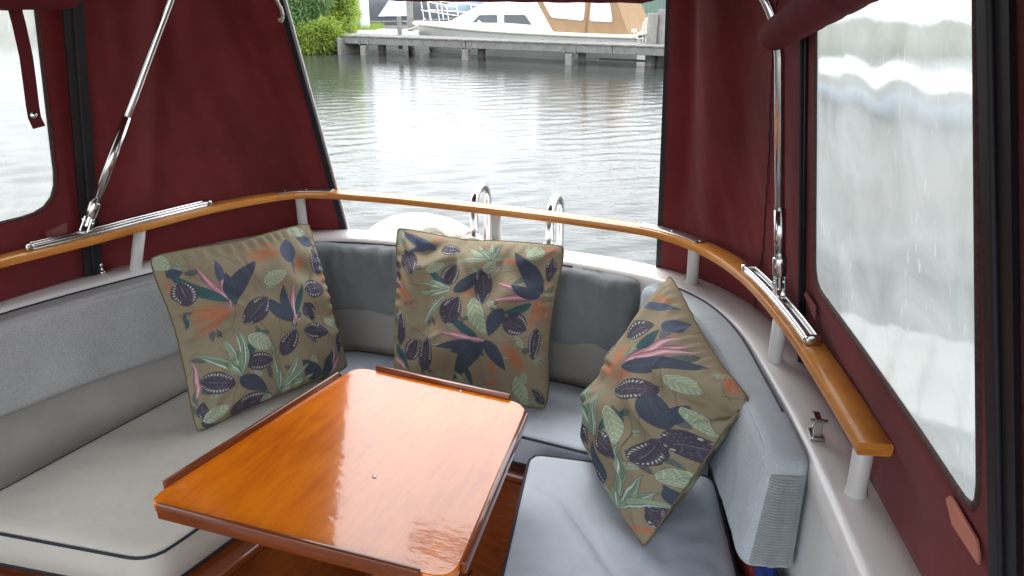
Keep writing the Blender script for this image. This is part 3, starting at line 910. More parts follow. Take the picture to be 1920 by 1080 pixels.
def pillow(label, corners, quad, motifs, bulge=.075, seed=0., N_=300, pinch=.05, folds=(), toward=None):
    """corners: BL, BR, TR, TL in the world; quad: the same corners in the print's design space"""
    BL, BR, TR, TL = [np.array(c, float) for c in corners]
    g = np.linspace(0, 1, N_)
    U, V = np.meshgrid(g, g)
    # sides bow in between the corners, corners stay pointed
    bow = pinch
    Uc = U + bow * (.5 - U) * 2 * .5 * np.sin(np.pi * V) ** 1.0 * 1.0
    Vc = V + bow * (.5 - V) * 2 * .5 * np.sin(np.pi * U) ** 1.0
    cr_ = np.abs(2 * U - 1) ** 9 * np.abs(2 * V - 1) ** 9         # corners tuck in and round off
    Uc = Uc + (.5 - U) * .035 * cr_; Vc = Vc + (.5 - V) * .035 * cr_
    P = ((1 - Uc) * (1 - Vc))[..., None] * BL + (Uc * (1 - Vc))[..., None] * BR + (Uc * Vc)[..., None] * TR + ((1 - Uc) * Vc)[..., None] * TL
    nrm = np.cross(BR - BL, TL - BL); nrm /= np.linalg.norm(nrm)
    if nrm[1] * 1 + nrm[2] * -.5 > 0 and toward is None: nrm = -nrm
    if toward is not None and nrm @ np.array(toward) < 0: nrm = -nrm
    eu = np.clip(np.minimum(U, 1 - U) * 2, 0, 1); ev = np.clip(np.minimum(V, 1 - V) * 2, 0, 1)
    prof = (1 - (1 - eu) ** 2.4) ** .62 * (1 - (1 - ev) ** 2.4) ** .62
    r = np.random.RandomState(int(seed * 10) + 1)
    wr = np.zeros_like(U)
    for i in range(9):
        a = r.uniform(0, np.pi); fq = r.uniform(5, 16)
        wr += r.uniform(.3, 1) / fq * np.sin(fq * (U * np.cos(a) + V * np.sin(a)) * 2 + r.uniform(0, 6) + 1.2 * np.sin(3 * U + 4 * V))
    # creases running out of the corners
    for (cu, cv) in ((0, 0), (1, 0), (0, 1), (1, 1)):
        du, dv = np.abs(U - cu), np.abs(V - cv)
        ang = np.arctan2(dv, du + 1e-6); rad = np.hypot(du, dv)
        wr += .10 * np.sin(ang * 11 + r.uniform(0, 6)) * np.exp(-((rad - .16) / .12) ** 2)
    H = bulge * prof + .050 * wr * np.clip(prof * 1.5, 0, 1)
    for E_, T_ in ((U, V), (1 - U, V), (V, U), (1 - V, U)):      # little puckers where the seam draws the cloth in
        H += .0045 * np.sin(T_ * r.uniform(70, 95) + 2 * np.sin(T_ * 9)) * np.exp(-((E_ - .035) / .035) ** 2) * np.sin(np.pi * T_)
    fl_ = list(folds)
    for q in range(9):                                    # slack cloth: short creases running in from the rim
        a = r.uniform(0, 2 * np.pi); b = a + r.uniform(-.7, .7); ra = r.uniform(.36, .50); rb = r.uniform(.12, .30)
        fl_.append((.5 + ra * np.cos(a), .5 + ra * np.sin(a), .5 + rb * np.cos(b), .5 + rb * np.sin(b), r.choice([-1, 1]) * r.uniform(.004, .011), r.uniform(.014, .03)))
    for (u0, v0, u1, v1, dp, wd) in fl_:
        A = np.array([u0, v0]); D_ = np.array([u1 - u0, v1 - v0]); q = np.clip(((U - u0) * D_[0] + (V - v0) * D_[1]) / (D_ @ D_), 0, 1)
        dd = np.hypot(U - (u0 + D_[0] * q), V - (v0 + D_[1] * q))
        H += dp * np.exp(-(dd / wd) ** 2) * np.sin(np.pi * (.08 + .84 * q))
    # the rim is never straight: it wanders in and out along every side
    side = (BR - BL) / np.linalg.norm(BR - BL); rise = (TL - BL) / np.linalg.norm(TL - BL)
    wa = sum(r.uniform(.3, 1) / k * np.sin(k * 2.6 * V + r.uniform(0, 6)) for k in (1, 2, 3, 5)) * np.sin(np.pi * V)
    wb_ = sum(r.uniform(.3, 1) / k * np.sin(k * 2.6 * U + r.uniform(0, 6)) for k in (1, 2, 3, 5)) * np.sin(np.pi * U)
    wc = sum(r.uniform(.3, 1) / k * np.sin(k * 2.8 * U + r.uniform(0, 6)) for k in (1, 2, 3, 4)) * np.sin(np.pi * U)
    P = P + side * (.008 * wa)[..., None] + rise * (.008 * wb_)[..., None] + nrm * (.010 * wc * V)[..., None]
    F = P + nrm * H[..., None]
    Bk = P - nrm * (bulge * .75 * prof)[..., None]
    # back sheet coarse: reuse every 10th
    st = 13
    sel = list(range(0, N_ - 1, st)) + [N_ - 1]
    co = F.reshape(-1, 3)
    idx = np.arange(N_ * N_).reshape(N_, N_)
    q = np.stack([idx[:-1, :-1], idx[:-1, 1:], idx[1:, 1:], idx[1:, :-1]], -1).reshape(-1, 4)
    bco = Bk[np.ix_(sel, sel)].reshape(-1, 3)
    nb = len(sel); bidx = np.arange(nb * nb).reshape(nb, nb) + len(co)
    q2 = np.stack([bidx[:-1, :-1], bidx[1:, :-1], bidx[1:, 1:], bidx[:-1, 1:]], -1).reshape(-1, 4)
    allco = np.vstack([co, bco]); allq = np.vstack([q, q2])
    if np.cross(BR - BL, TL - BL) @ nrm < 0: allq = allq[:, ::-1]
    me = bpy.data.meshes.new('pillow')
    me.vertices.add(len(allco)); me.vertices.foreach_set('co', allco.ravel())
    me.loops.add(allq.size); me.loops.foreach_set('vertex_index', allq.ravel().astype(np.int32))
    me.polygons.add(len(allq)); me.polygons.foreach_set('loop_start', np.arange(0, allq.size, 4, dtype=np.int32))
    me.update(calc_edges=True)
    me.polygons.foreach_set('use_smooth', [True] * len(allq))
    h = homography(quad)
    uu, vv = np.concatenate([U.ravel(), U[np.ix_(sel, sel)].ravel()]), np.concatenate([V.ravel(), V[np.ix_(sel, sel)].ravel()])
    w = h[6] * uu + h[7] * vv + 1
    X = (h[0] * uu + h[1] * vv + h[2]) / w; Y = (h[3] * uu + h[4] * vv + h[5]) / w
    c = print_colors(X, Y, motifs, 1)
    at = me.color_attributes.new('print', 'FLOAT_COLOR', 'POINT')
    at.data.foreach_set('color', np.hstack([c, np.ones((len(c), 1))]).astype(np.float32).ravel())
    me.materials.append(print_mat())
    o = bpy.data.objects.new('pillow', me); COL.objects.link(o)
    props(o, label, 'pillow', 'leaf print scatter pillows')
    # seam round the rim
    rim = [F[0, i] for i in range(0, N_ - 1, 6)] + [F[i, -1] for i in range(0, N_ - 1, 6)] + [F[-1, i] for i in range(N_ - 1, 0, -6)] + [F[i, 0] for i in range(N_ - 1, 0, -6)]
    MB().tube(rim, .0022, 6, closed=True).build('seam', mat('olive_seam', (.16, .12, .06), .9, .3, 80), o, True)
    return o

P1 = [('stem',430,770,430,990),('stem',600,690,480,510),('stem',605,660,540,430),('stem',370,560,372,450),('stem',810,520,740,390),('stem',820,610,812,520),('stem',440,250,350,190),('stem',520,370,400,230),('stem',215,320,205,205),('stem',750,240,720,150),('stem',440,870,490,820),('stem',470,1000,440,990),
 ('orange',350,475,165,475,22),('orange',350,480,180,530,22),('orange',345,490,215,600,26),('orange',600,180,420,215,22),('orange',500,170,620,205,18),('orange',700,210,660,300,18),('orange',690,230,720,250,18),('orange',800,280,850,310,18),('orange',830,350,850,400,16),('orange',175,540,150,470,14),('orange',690,855,760,840,14),
 ('pink',350,465,238,255,15),('pink',350,460,320,225,13),('pink',360,470,290,330,9),('pink',645,532,642,335,14),('pink',645,530,590,345,11),('pink',870,750,848,605,13),('pink',872,750,892,650,9),('pink',255,880,215,700,10),
 ('navy',360,440,495,222,34),('teal',345,430,105,272,26),('navy',372,445,358,285,30),('blue',330,330,330,220,18),('navy',525,410,640,515,30),('navy',632,515,602,340,22),('teal',655,480,690,330,13),('navy',425,785,575,835,34),('navy',820,772,708,688,34),('navy',850,765,850,635,22),('blue',640,238,655,125,34),('blue',785,150,695,122,22),('teal',440,690,492,545,19),('navy',285,990,385,1015,18),('teal',180,560,165,480,10),('navy',110,300,190,280,22),
 ('oval',175,390,60,48,80),('oval',477,462,85,42,-52),('oval',755,355,55,38,-8),('oval',730,462,46,34,50),('oval',758,550,62,34,0),('oval',640,608,62,35,-75),('oval',788,228,58,34,80),('oval',505,702,72,38,-8),('oval',330,805,80,46,5),('oval',520,898,110,46,-20),('oval',890,595,50,18,85),('oval',290,940,50,22,70),
 ('pale',90,235,55,38,35),('pale',565,305,55,32,-28),('pale',500,612,62,38,20),('pale',590,872,32,22,-10),('pale',350,945,64,32,-35),('pale',715,92,42,22,10),('pale',855,505,44,20,15),
 ('spray',432,775,17,[(215,675),(325,585),(385,560),(405,555),(350,700)]),('spray',640,840,16,[(565,655),(690,658),(742,702),(785,745),(612,720)])]
P2 = [('stem',170,590,330,670),('stem',310,580,352,672),('stem',160,670,330,676),('stem',360,690,382,702),('stem',660,475,760,510),('stem',690,700,880,655),('stem',740,655,800,670),('stem',680,300,945,232),('stem',550,370,582,432),('stem',760,350,840,290),('stem',110,330,280,380),('stem',780,720,815,675),
 ('orange',160,370,205,520,24),('orange',140,370,110,520,18),('orange',920,450,880,640,26),('orange',940,460,950,600,18),('orange',740,700,850,860,36),('orange',780,720,830,840,30),('orange',660,790,680,900,22),('orange',610,925,700,900,22),('orange',690,235,840,205,20),('orange',230,95,140,60,14),('orange',900,170,1010,140,16),
 ('pink',640,692,385,632,17),('pink',640,702,358,706,17),('pink',940,440,688,358,15),('pink',940,440,685,466,17),('pink',165,845,75,785,16),('pink',160,400,100,360,10),
 ('teal',412,370,288,272,18),('navy',470,402,605,288,34),('navy',930,432,775,172,42),('navy',930,437,785,372,30),('teal',890,478,735,535,20),('navy',745,510,665,665,38),('teal',605,668,412,535,22),('navy',632,700,425,902,42),('navy',635,690,742,842,36),('navy',602,702,375,712,24),('teal',522,820,545,932,17),('teal',85,715,195,852,17),('blue',330,150,100,55,30),('navy',560,720,450,740,22),('blue',300,120,180,180,22),
 ('oval',182,240,80,45,62),('oval',440,300,68,46,-68),('oval',625,378,105,42,86),('oval',460,510,84,58,-62),('oval',810,595,64,56,30),('oval',140,630,88,28,95),('oval',210,740,62,46,-60),('oval',305,755,98,42,-75),('oval',418,148,54,30,5),('oval',900,700,85,25,102),('oval',965,280,70,22,95),('oval',100,290,70,20,75),('oval',890,980,50,22,60),
 ('pale',95,90,62,28,80),('pale',350,262,62,26,-25),('pale',612,552,112,38,72),('pale',885,182,46,42,20),('pale',655,262,42,28,-60),('pale',800,960,84,34,82),
 ('spray',452,388,16,[(228,418),(268,362),(320,332),(300,440)]),('spray',425,425,20,[(272,605)]),('spray',660,218,13,[(515,128),(565,110),(640,105),(700,125),(745,208),(425,218),(600,150)]),('spray',505,915,13,[(430,848)])]
P3 = [('stem',340,700,355,530),('stem',330,770,420,570),('stem',285,480,335,415),('stem',470,480,472,400),('stem',300,260,330,190),('stem',500,350,495,310),('stem',150,745,200,745),('stem',360,640,330,760),
 ('orange',310,390,298,298,26),('orange',310,390,218,400,26),('orange',310,395,245,432,20),('orange',255,210,305,198,26),('orange',235,990,335,985,22),('orange',590,395,600,465,26),('orange',215,960,250,930,16),
 ('pink',330,392,505,290,18),('pink',340,382,475,262,16),('pink',360,360,520,310,13),('pink',100,672,137,538,11),
 ('navy',330,398,555,372,30),('navy',460,625,418,470,34),('navy',462,605,518,528,18),('teal',230,632,348,558,17),('navy',222,825,200,668,20),('teal',370,330,422,248,16),('navy',400,912,392,815,22),('teal',78,585,112,498,13),('navy',100,652,74,560,18),('blue',430,250,460,200,26),('blue',330,165,430,160,14),
 ('oval',350,258,52,30,-25),('oval',235,308,46,28,80),('oval',380,482,78,38,0),('oval',262,690,66,36,55),('oval',398,710,66,34,-40),('oval',490,665,50,44,0),('oval',160,620,64,22,80),('oval',180,805,60,28,60),('oval',345,930,56,26,-65),('oval',145,440,55,18,105),('oval',172,370,45,14,100),
 ('pale',302,620,80,28,76),('pale',515,455,36,30,30),('pale',215,872,46,18,60),('pale',140,715,50,20,70),('pale',430,780,50,24,-30),('pale',520,580,45,18,70),('pale',70,520,40,14,100),
 ('spray',202,652,15,[(180,448),(250,458),(196,480),(238,522)]),('spray',240,920,14,[(362,798),(375,850),(392,882),(258,828)]),('spray',262,880,18,[(305,760),(330,690)])]
def dz(x0, y0, s): return lambda pts: [((x - x0) * s, (y - y0) * s) for x, y in pts]
q1 = dz(260, 400, 2.455)([(372, 823), (650, 690), (578, 420), (278, 483)])
q2 = dz(720, 420, 3.0)([(739, 735), (1028, 768), (1062, 463), (743, 430)])
q3 = dz(1080, 510, 2.0375)([(1095, 790), (1210, 1030), (1390, 735), (1255, 525)])
pillow('leaf print pillow leaning against the left backrest beside the table edge', [(-.785, 1.655, .757), (-.475, 2.015, .757), (-.56, 2.062, 1.188), (-.892, 1.79, 1.18)], q1, P1, .082, 1.1, folds=[(.03, .55, .30, .60, .010, .03), (.02, .48, .28, .46, -.008, .025)])
pillow('leaf print pillow standing upright at the stern behind the table', [(-.335, 1.905, .757), (.092, 1.772, .757), (.142, 1.925, 1.165), (-.325, 2.075, 1.17)], q2, P2, .085, 2.3, folds=[(.12, .72, .45, .92, .016, .035), (.1, .82, .4, .98, -.012, .03)])
pillow('leaf print pillow slumped on the right seat against the right backrest', [(.170, 1.655, .775), (.262, 1.240, .752), (.432, 1.235, 1.10), (.368, 1.690, 1.175)], q3, P3, .112, 3.7, folds=[(.9, .7, .99, .98, -.03, .03), (.75, .8, .98, .85, -.014, .03)], toward=(-.8, -.3, .5))

# ================================================================== CANOPY
canopy = empty('canvas_canopy', (-.25, 1.3, ZC), 'maroon canvas cockpit canopy with clear side windows and an open stern', 'canopy')
ZB, ZTOP = 1.085, 1.97
OUT = offset(INNER, .088)
def lean_top(c, d):   # the wall leans inboard as it rises
    return offset(c, -d)
def sheet(name, bot, top, ns, nt, mtl, parent, fold=None, th=.0022, label=None):
    B = resample(bot, ns); Tp = resample(top, ns)
    nr = plan_normals(B)
    fr = []
    for j in range(nt):
        t = j / (nt - 1)
        for i in range(ns):
            s = i / (ns - 1)
            d = fold(s, t) if fold else 0
            p = (B[i][0] * (1 - t) + Tp[i][0] * t + nr[i][0] * d, B[i][1] * (1 - t) + Tp[i][1] * t + nr[i][1] * d, ZB + (ZTOP - ZB) * t)
            fr.append(p)
    f = [(j * ns + i, j * ns + i + 1, (j + 1) * ns + i + 1, (j + 1) * ns + i) for j in range(nt - 1) for i in range(ns - 1)]
    o = mesh_obj(name, fr, f, mtl, parent, True)
    m = o.modifiers.new('thickness', 'SOLIDIFY'); m.thickness = th; m.offset = 0
    if label: o['label'] = label
    return o, fr
def foldfn(seed, amp):
    def f(s, t):
        e = min(1, 8 * s, 8 * (1 - s), 7 * t)
        return .0035 * e * mnoise.noise(Vector((s * 22 + t * 13, t * 5 - s * 3, seed + 9))) * math.exp(-2.2 * t) + amp * e * (mnoise.noise(Vector((s * 3.1 + seed, t * 2.0, seed))) + .4 * mnoise.noise(Vector((s * 9 + t * 3, t * 2.2 - s * 4, seed + 5))))
    return f
zipL_b, zipL_t = (-1.105, 1.905), (-.955, 1.832)
opL_b, opL_t = (-.516, 2.312), (-.637, 2.155)
opR_b, opR_t = (.392, 1.958), (.338, 1.81)
zipR_b, zipR_t = (.589, 1.398), (.444, 1.310)
# aft left corner panel
bot = [zipL_b] + [p for p in seg(OUT, (-1.0, 2.02), (-.60, 2.31))] + [opL_b]
top_ = [zipL_t, (-.88, 1.98), (-.77, 2.12), opL_t]
f1 = foldfn(3.3, .022)
def foldL(s, t):
    # the cloth hangs off the pole: a soft trough beside it, tight towards the stern edge
    d = f1(s, t)
    line = .20 + .28 * t
    d -= .020 * math.exp(-((s - line + .12) / .07) ** 2) * min(1, 4 * t) 
    d += .012 * math.exp(-((s - line) / .04) ** 2) * min(1, 4 * t)
    return d
cpL, frL = sheet('corner_panel', bot, catmull(top_, 8), 90, 60, M_CANVAS, canopy, foldL, label='dark maroon panel at the left stern corner')
# aft right corner panel
bot = [opR_b] + [p for p in seg(OUT, (.46, 1.88), (.60, 1.45))] + [zipR_b]
top_ = [opR_t, (.405, 1.70), (.445, 1.50), zipR_t]
f2 = foldfn(8.1, .012)
def foldR(s, t):
    d = f2(s, t)
    # a deep hanging pleat next to the opening, pointing downwards
    w = .10 + .16 * max(0, t - .25)
    d -= .050 * math.exp(-((s - .26 - .05 * t) / w) ** 2) * min(1, max(0, (t - .12) * 1.8))
    d += .018 * math.exp(-((s - .09 - .06 * t) / .05) ** 2) * min(1, t * 3)
    return d
cpR, frR = sheet('corner_panel', bot, catmull(top_, 8), 90, 60, M_CANVAS, canopy, foldR, label='maroon panel with a hanging pleat at the right stern corner')
def strip(name, pts, w, th, mtl, parent, nrm):
    """flat band along pts; nrm = outward direction for the thickness"""
    pts = [Vector(p) for p in pts]; nrm = Vector(nrm).normalized(); v = []; f = []
    for i, p in enumerate(pts):
        t = (pts[min(i + 1, len(pts) - 1)] - pts[max(i - 1, 0)]).normalized()
        s = t.cross(nrm).normalized() * w / 2; n = nrm * th / 2
        v += [p - s - n, p + s - n, p + s + n, p - s + n]
    for i in range(len(pts) - 1):
        for k in range(4): f.append((i * 4 + k, i * 4 + (k + 1) % 4, i * 4 + 4 + (k + 1) % 4, i * 4 + 4 + k))
    f += [(0, 1, 2, 3), tuple(len(v) - 4 + k for k in (3, 2, 1, 0))]
    return MB().add(v, f).build(name, mtl, parent)
eL = [frL[j * 90 + 89] for j in range(60)]; eR = [frR[j * 90] for j in range(60)]
strip('edge_binding', [Vector(p) + Vector((-.010, -.003, 0)) for p in eL], .028, .006, M_NAVY, cpL, (-.32, -.95, .1))
MB().tube([Vector(p) + Vector((.006, .002, 0)) for p in eL], .0034, 8).build('edge_piping', M_PIPINGW, cpL, True)
strip('edge_binding', [Vector(p) + Vector((.007, -.004, 0)) for p in eR], .024, .006, M_NAVY, cpR, (-.35, -.93, .1))

sm_ = [Vector(frR[j * 90 + int(48 + 22 * j / 59)]) + Vector((-.003, -.002, 0)) for j in range(0, 60)]
MB().tube([p for i, p in enumerate(sm_) if i < 48], .0013, 6).build('seam', M_NAVY, cpR, True)
sm_ = [Vector(frR[j * 90 + 62 + int(3 * math.sin(j))]) + Vector((-.003, -.002, 0)) for j in range(3, 9)]
MB().tube(sm_, .0011, 6).build('mended_tear', M_NAVY, cpR, True)
# side panels with clear windows
def side_panel(name, P, s0, s1, z0, z1, w0, w1, wz0, wz1, rad, label, wlabel, flat_bottom=None):
    """P(s,z) -> world; a rectangle s0..s1 with a round-cornered window hole"""
    hole = round_poly([(w0, wz0), (w1, wz0), (w1, wz1), (w0, wz1)], rad, 8)
    hole = resample(hole + [hole[0]], 121)[:-1]
    cx, cz = (w0 + w1) / 2, (wz0 + wz1) / 2
    outr = []
    for (s, z) in hole:   # matching points on the outer rectangle
        dx, dz_ = s - cx, z - cz
        k = []
        if dx: k.append(((max(s0, s1) if dx > 0 else min(s0, s1)) - cx) / dx)
        if dz_: k.append(((z1 if dz_ > 0 else z0) - cz) / dz_)
        t = min(x for x in k if x > 0)
        outr.append((cx + dx * t, cz + dz_ * t))
    # snap the nearest four to the true corners
    for cc in ((s0, z0), (s1, z0), (s1, z1), (s0, z1)):
        i = nearest(outr, cc); outr[i] = cc
    n = len(hole); K = 9; v = []; f = []
    for k in range(K + 1):
        t = k / K
        for a, b in zip(hole, outr):
            s, z = a[0] + (b[0] - a[0]) * t, a[1] + (b[1] - a[1]) * t
            q = Vector(P(s, z))
            v.append(q + Vector((1, 0, .1)) * (.006 * mnoise.noise(Vector((s * 6, z * 5, 2.2))) * math.sin(math.pi * t)))
    for k in range(K):
        for i in range(n): f.append((k * n + i, k * n + (i + 1) % n, (k + 1) * n + (i + 1) % n, (k + 1) * n + i))
    o = mesh_obj(name, v, f, M_CANVAS, canopy, True)
    m = o.modifiers.new('thickness', 'SOLIDIFY'); m.thickness = .0022; m.offset = 0
    o['label'] = label
    # window sheet: concentric rings with slight waviness
    v = []; f = []; K = 16
    for k in range(K):
        t = k / K
        for a in hole:
            s, z = a[0] + (cx - a[0]) * t, a[1] + (cz - a[1]) * t
            q = Vector(P(s, z)); wv = .004 * mnoise.noise(Vector((s * 7, z * 9, 7.7))) * min(1, t * 4)
            v.append(q + Vector((wv, 0, 0)))
    for k in range(K - 1):
        for i in range(n): f.append((k * n + i, k * n + (i + 1) % n, (k + 1) * n + (i + 1) % n, (k + 1) * n + i))
    v.append(P(cx, cz)); c = len(v) - 1
    for i in range(n): f.append(((K - 1) * n + i, (K - 1) * n + (i + 1) % n, c))
    w = mesh_obj('window', v, f, M_VINYL, o, True); w['label'] = wlabel
    # stitched edge round the window
    tr = MB().tube([Vector(P(*a)) for a in hole], .0048, 8, closed=True).build('window_edge', M_STITCH, o, True)
    return o

def vinyl():
    m = bpy.data.materials.new('cloudy_vinyl'); N, L, b = nodes_of(m)
    out = N['Material Output']; N.remove(b)
    tc = N.new('ShaderNodeTexCoord')
    n1 = N.new('ShaderNodeTexNoise'); n1.inputs['Scale'].default_value = 6; n1.inputs['Detail'].default_value = 5; n1.inputs['Distortion'].default_value = 1.2
    n2 = N.new('ShaderNodeTexNoise'); n2.inputs['Scale'].default_value = 60; n2.inputs['Detail'].default_value = 3
    mp = N.new('ShaderNodeMapping'); mp.inputs['Scale'].default_value = (1, 1, .3); mp.inputs['Rotation'].default_value = (R(35), 0, 0)
    L.new(tc.outputs['Object'], n1.inputs['Vector']); L.new(tc.outputs['Object'], mp.inputs[0]); L.new(mp.outputs[0], n2.inputs['Vector'])
    bp = N.new('ShaderNodeBump'); bp.inputs['Strength'].default_value = .07; bp.inputs['Distance'].default_value = .02
    bp2 = N.new('ShaderNodeBump'); bp2.inputs['Strength'].default_value = .035; bp2.inputs['Distance'].default_value = .004
    L.new(n1.outputs['Fac'], bp.inputs['Height']); L.new(n2.outputs['Fac'], bp2.inputs['Height']); L.new(bp.outputs[0], bp2.inputs['Normal'])
    rf = N.new('ShaderNodeBsdfRefraction'); rf.inputs['IOR'].default_value = 1.06; rf.inputs['Roughness'].default_value = .13
    rf.inputs['Color'].default_value = (.60, .62, .60, 1)
    tl = N.new('ShaderNodeBsdfTranslucent'); tl.inputs['Color'].default_value = (.46, .475, .46, 1)
    gl = N.new('ShaderNodeBsdfGlossy'); gl.inputs['Roughness'].default_value = .12
    L.new(bp2.outputs[0], rf.inputs['Normal']); L.new(bp2.outputs[0], gl.inputs['Normal'])
    mr = N.new('ShaderNodeMapRange'); mr.inputs[1].default_value = .35; mr.inputs[2].default_value = .7; mr.inputs[3].default_value = .42; mr.inputs[4].default_value = .68
    L.new(n1.outputs['Fac'], mr.inputs[0])
    mp4 = N.new('ShaderNodeMapping'); mp4.inputs['Rotation'].default_value = (R(-118), 0, R(8)); mp4.inputs['Scale'].default_value = (1, 1, .22)
    n4 = N.new('ShaderNodeTexNoise'); n4.inputs['Scale'].default_value = 130; n4.inputs['Detail'].default_value = 3
    n5 = N.new('ShaderNodeTexNoise'); n5.inputs['Scale'].default_value = 5
    L.new(tc.outputs['Object'], mp4.inputs[0]); L.new(mp4.outputs[0], n4.inputs['Vector']); L.new(tc.outputs['Object'], n5.inputs['Vector'])
    sc = N.new('ShaderNodeMapRange'); sc.inputs[1].default_value = .62; sc.inputs[2].default_value = .80; L.new(n4.outputs['Fac'], sc.inputs[0])
    sg = N.new('ShaderNodeMapRange'); sg.inputs[1].default_value = .50; sg.inputs[2].default_value = .66; sg.inputs[4].default_value = .5; L.new(n5.outputs['Fac'], sg.inputs[0])
    sm3 = N.new('ShaderNodeMath'); sm3.operation = 'MULTIPLY'; L.new(sc.outputs[0], sm3.inputs[0]); L.new(sg.outputs[0], sm3.inputs[1])
    sm4 = N.new('ShaderNodeMath'); sm4.operation = 'ADD'; sm4.use_clamp = True; L.new(mr.outputs[0], sm4.inputs[0]); L.new(sm3.outputs[0], sm4.inputs[1])
    m1 = N.new('ShaderNodeMixShader'); L.new(sm4.outputs[0], m1.inputs[0]); L.new(rf.outputs[0], m1.inputs[1]); L.new(tl.outputs[0], m1.inputs[2])
    m2 = N.new('ShaderNodeMixShader'); m2.inputs[0].default_value = .05; L.new(m1.outputs[0], m2.inputs[1]); L.new(gl.outputs[0], m2.inputs[2])
    L.new(m2.outputs[0], out.inputs['Surface'])
    return m
M_VINYL = vinyl()

def PD(yb, z):   # right side wall
    ys_ = [-.5, .0, .5, .792, 1.013, 1.352, 1.40]; xs_ = [.33, .41, .49, .528, .552, .585, .589]
    dz_ = z - 1.09
    c_ = np.interp(yb, [.556, .636, 1.315, 1.40], [.143, .10, -.068, -.10])
    return (np.interp(yb, ys_, xs_) - .164 * dz_, yb + c_ * dz_, z)
def PA(s, z):    # left side wall; s runs forward from the zip
    dz_ = z - 1.09
    return (-1.105 - .506 * s + .155 * dz_, 1.905 - .862 * s - .091 * dz_, z)
spR = side_panel('side_panel', PD, 1.390, .543, ZB, ZTOP, 1.315, .612, 1.296, 1.93, .05, 'maroon right side panel round a tall clouded window', 'tall scratched clouded plastic window')
spL = side_panel('side_panel', PA, -.012, 2.4, ZB, ZTOP, .066, 1.25, 1.288, 1.93, .09, 'maroon left side panel round a clouded window', 'clouded plastic window at the left edge')
# panel forward of the right zip
v = []; f = []
for j in range(12):
    z = ZB + (ZTOP - ZB) * j / 11
    for i in range(12):
        v.append(PD(.530 - 1.0 * i / 11, z))
for j in range(11):
    for i in range(11): f.append((j * 12 + i, j * 12 + i + 1, j * 12 + 13 + i, j * 12 + 12 + i))
fp = mesh_obj('side_panel', v, f, M_CANVAS, canopy, True); fp['label'] = 'maroon panel at the far right edge'
m_ = fp.modifiers.new('thickness', 'SOLIDIFY'); m_.thickness = .0022
# zips
def zip_band(pts, w, nrm, parent):
    z = strip('zip', pts, w, .005, M_ZIP, parent, nrm)
    n = Vector(nrm).normalized()
    MB().tube([Vector(p) - n * .004 for p in pts], .0032, 6).build('zip_teeth', M_NAVY, z, True)
    return z
zs = [ZB + (ZTOP - ZB) * k / 20 for k in range(21)]
zip_band([Vector(frL[int(round((z - ZB) / (ZTOP - ZB) * 59)) * 90]) + Vector((.010, -.012, 0)) for z in zs], .044, (-.75, .65, .15), canopy)
zip_band([Vector(PD(1.394, z)) + Vector((-.006, 0, 0)) for z in zs], .022, (1, .1, .15), canopy)
zip_band([Vector(PD(.536, z)) + Vector((-.008, 0, 0)) for z in zs], .040, (1, .05, .15), canopy)
# salmon webbing patches
M_PATCH2 = weave('faded_webbing', (.27, .085, .085), .18, 1300, .3, .9, 30)
def patch(P, pts, parent, inward, m=None):
    v = [Vector(P(*q)) + Vector(inward) for q in pts]; n = len(v)
    v2 = [p + Vector(inward) * .4 for p in v]
    f = [tuple(range(n)), tuple(range(n, 2 * n))[::-1]] + [(i, (i + 1) % n, n + (i + 1) % n, n + i) for i in range(n)]
    MB().add(v + v2, f).build('patch', m or M_PATCH, parent, label='faded salmon webbing patch')
patch(PD, [(.690, 1.274), (.676, 1.287), (.604, 1.284), (.598, 1.272), (.600, 1.258), (.672, 1.254)], spR, (-.006, 0, 0))
patch(PD, [(1.372, 1.254), (1.354, 1.267), (1.284, 1.265), (1.290, 1.235)], spR, (-.006, 0, 0), M_PATCH2)
patch(PA, [(.055, 1.252), (.055, 1.226), (.105, 1.218), (.110, 1.240)], spL, (.005, -.003, 0), M_PATCH2)
# roof: shallow vault from the top of the walls
def roof():
    L_ = [PA(2.45, ZTOP)[:2], PA(1.25, ZTOP)[:2], PA(.6, ZTOP)[:2], zipL_t, (-.88, 1.98), (-.77, 2.12), opL_t]
    R_ = [PD(-.45, ZTOP)[:2], PD(.3, ZTOP)[:2], PD(.8, ZTOP)[:2], zipR_t, (.445, 1.50), (.405, 1.70), opR_t]
    A = resample(L_, 40); B = resample(R_, 40)
    v = []; f = []; n = 26
    for i in range(40):
        for j in range(n):
            t = j / (n - 1)
            z = ZTOP + .16 * math.sin(math.pi * t) ** .7 * min(1, .25 + (39 - i) / 12)
            v.append((A[i][0] * (1 - t) + B[i][0] * t, A[i][1] * (1 - t) + B[i][1] * t, z))
    for i in range(39):
        for j in range(n - 1): f.append((i * n + j, i * n + j + 1, (i + 1) * n + j + 1, (i + 1) * n + j))
    o = mesh_obj('roof', v, f, M_CANVAS, canopy, True)
    m = o.modifiers.new('thickness', 'SOLIDIFY'); m.thickness = .003
roof()
def roll(a, b, r, name='rolled_flap', lab=None, r2=None, sag=.0):
    a, b = Vector(a), Vector(b); n = 30; pts = []; rr = []
    for i in range(n):
        t = i / (n - 1)
        p = a.lerp(b, t); p.z -= sag * math.sin(math.pi * t)
        e = min(1, min(i, n - 1 - i) / 2.0)
        pts.append(p); rr.append((r + ((r2 or r) - r) * t) * (.55 + .45 * math.sqrt(e)) * (1 + .03 * math.sin(i * 1.7)))
    o = MB().tube(pts, rr, 20).build(name, M_CANVAS_ROLL, canopy, True, label=lab)
    return o
roll((.436, 1.375, 1.715), (.385, .80, 1.835), .026, lab='rolled maroon curtain tied up at the right', r2=.030)
roll((-.33, 2.06, 1.790), (.335, 1.83, 1.790), .030, lab='rolled stern curtain along the top of the opening')
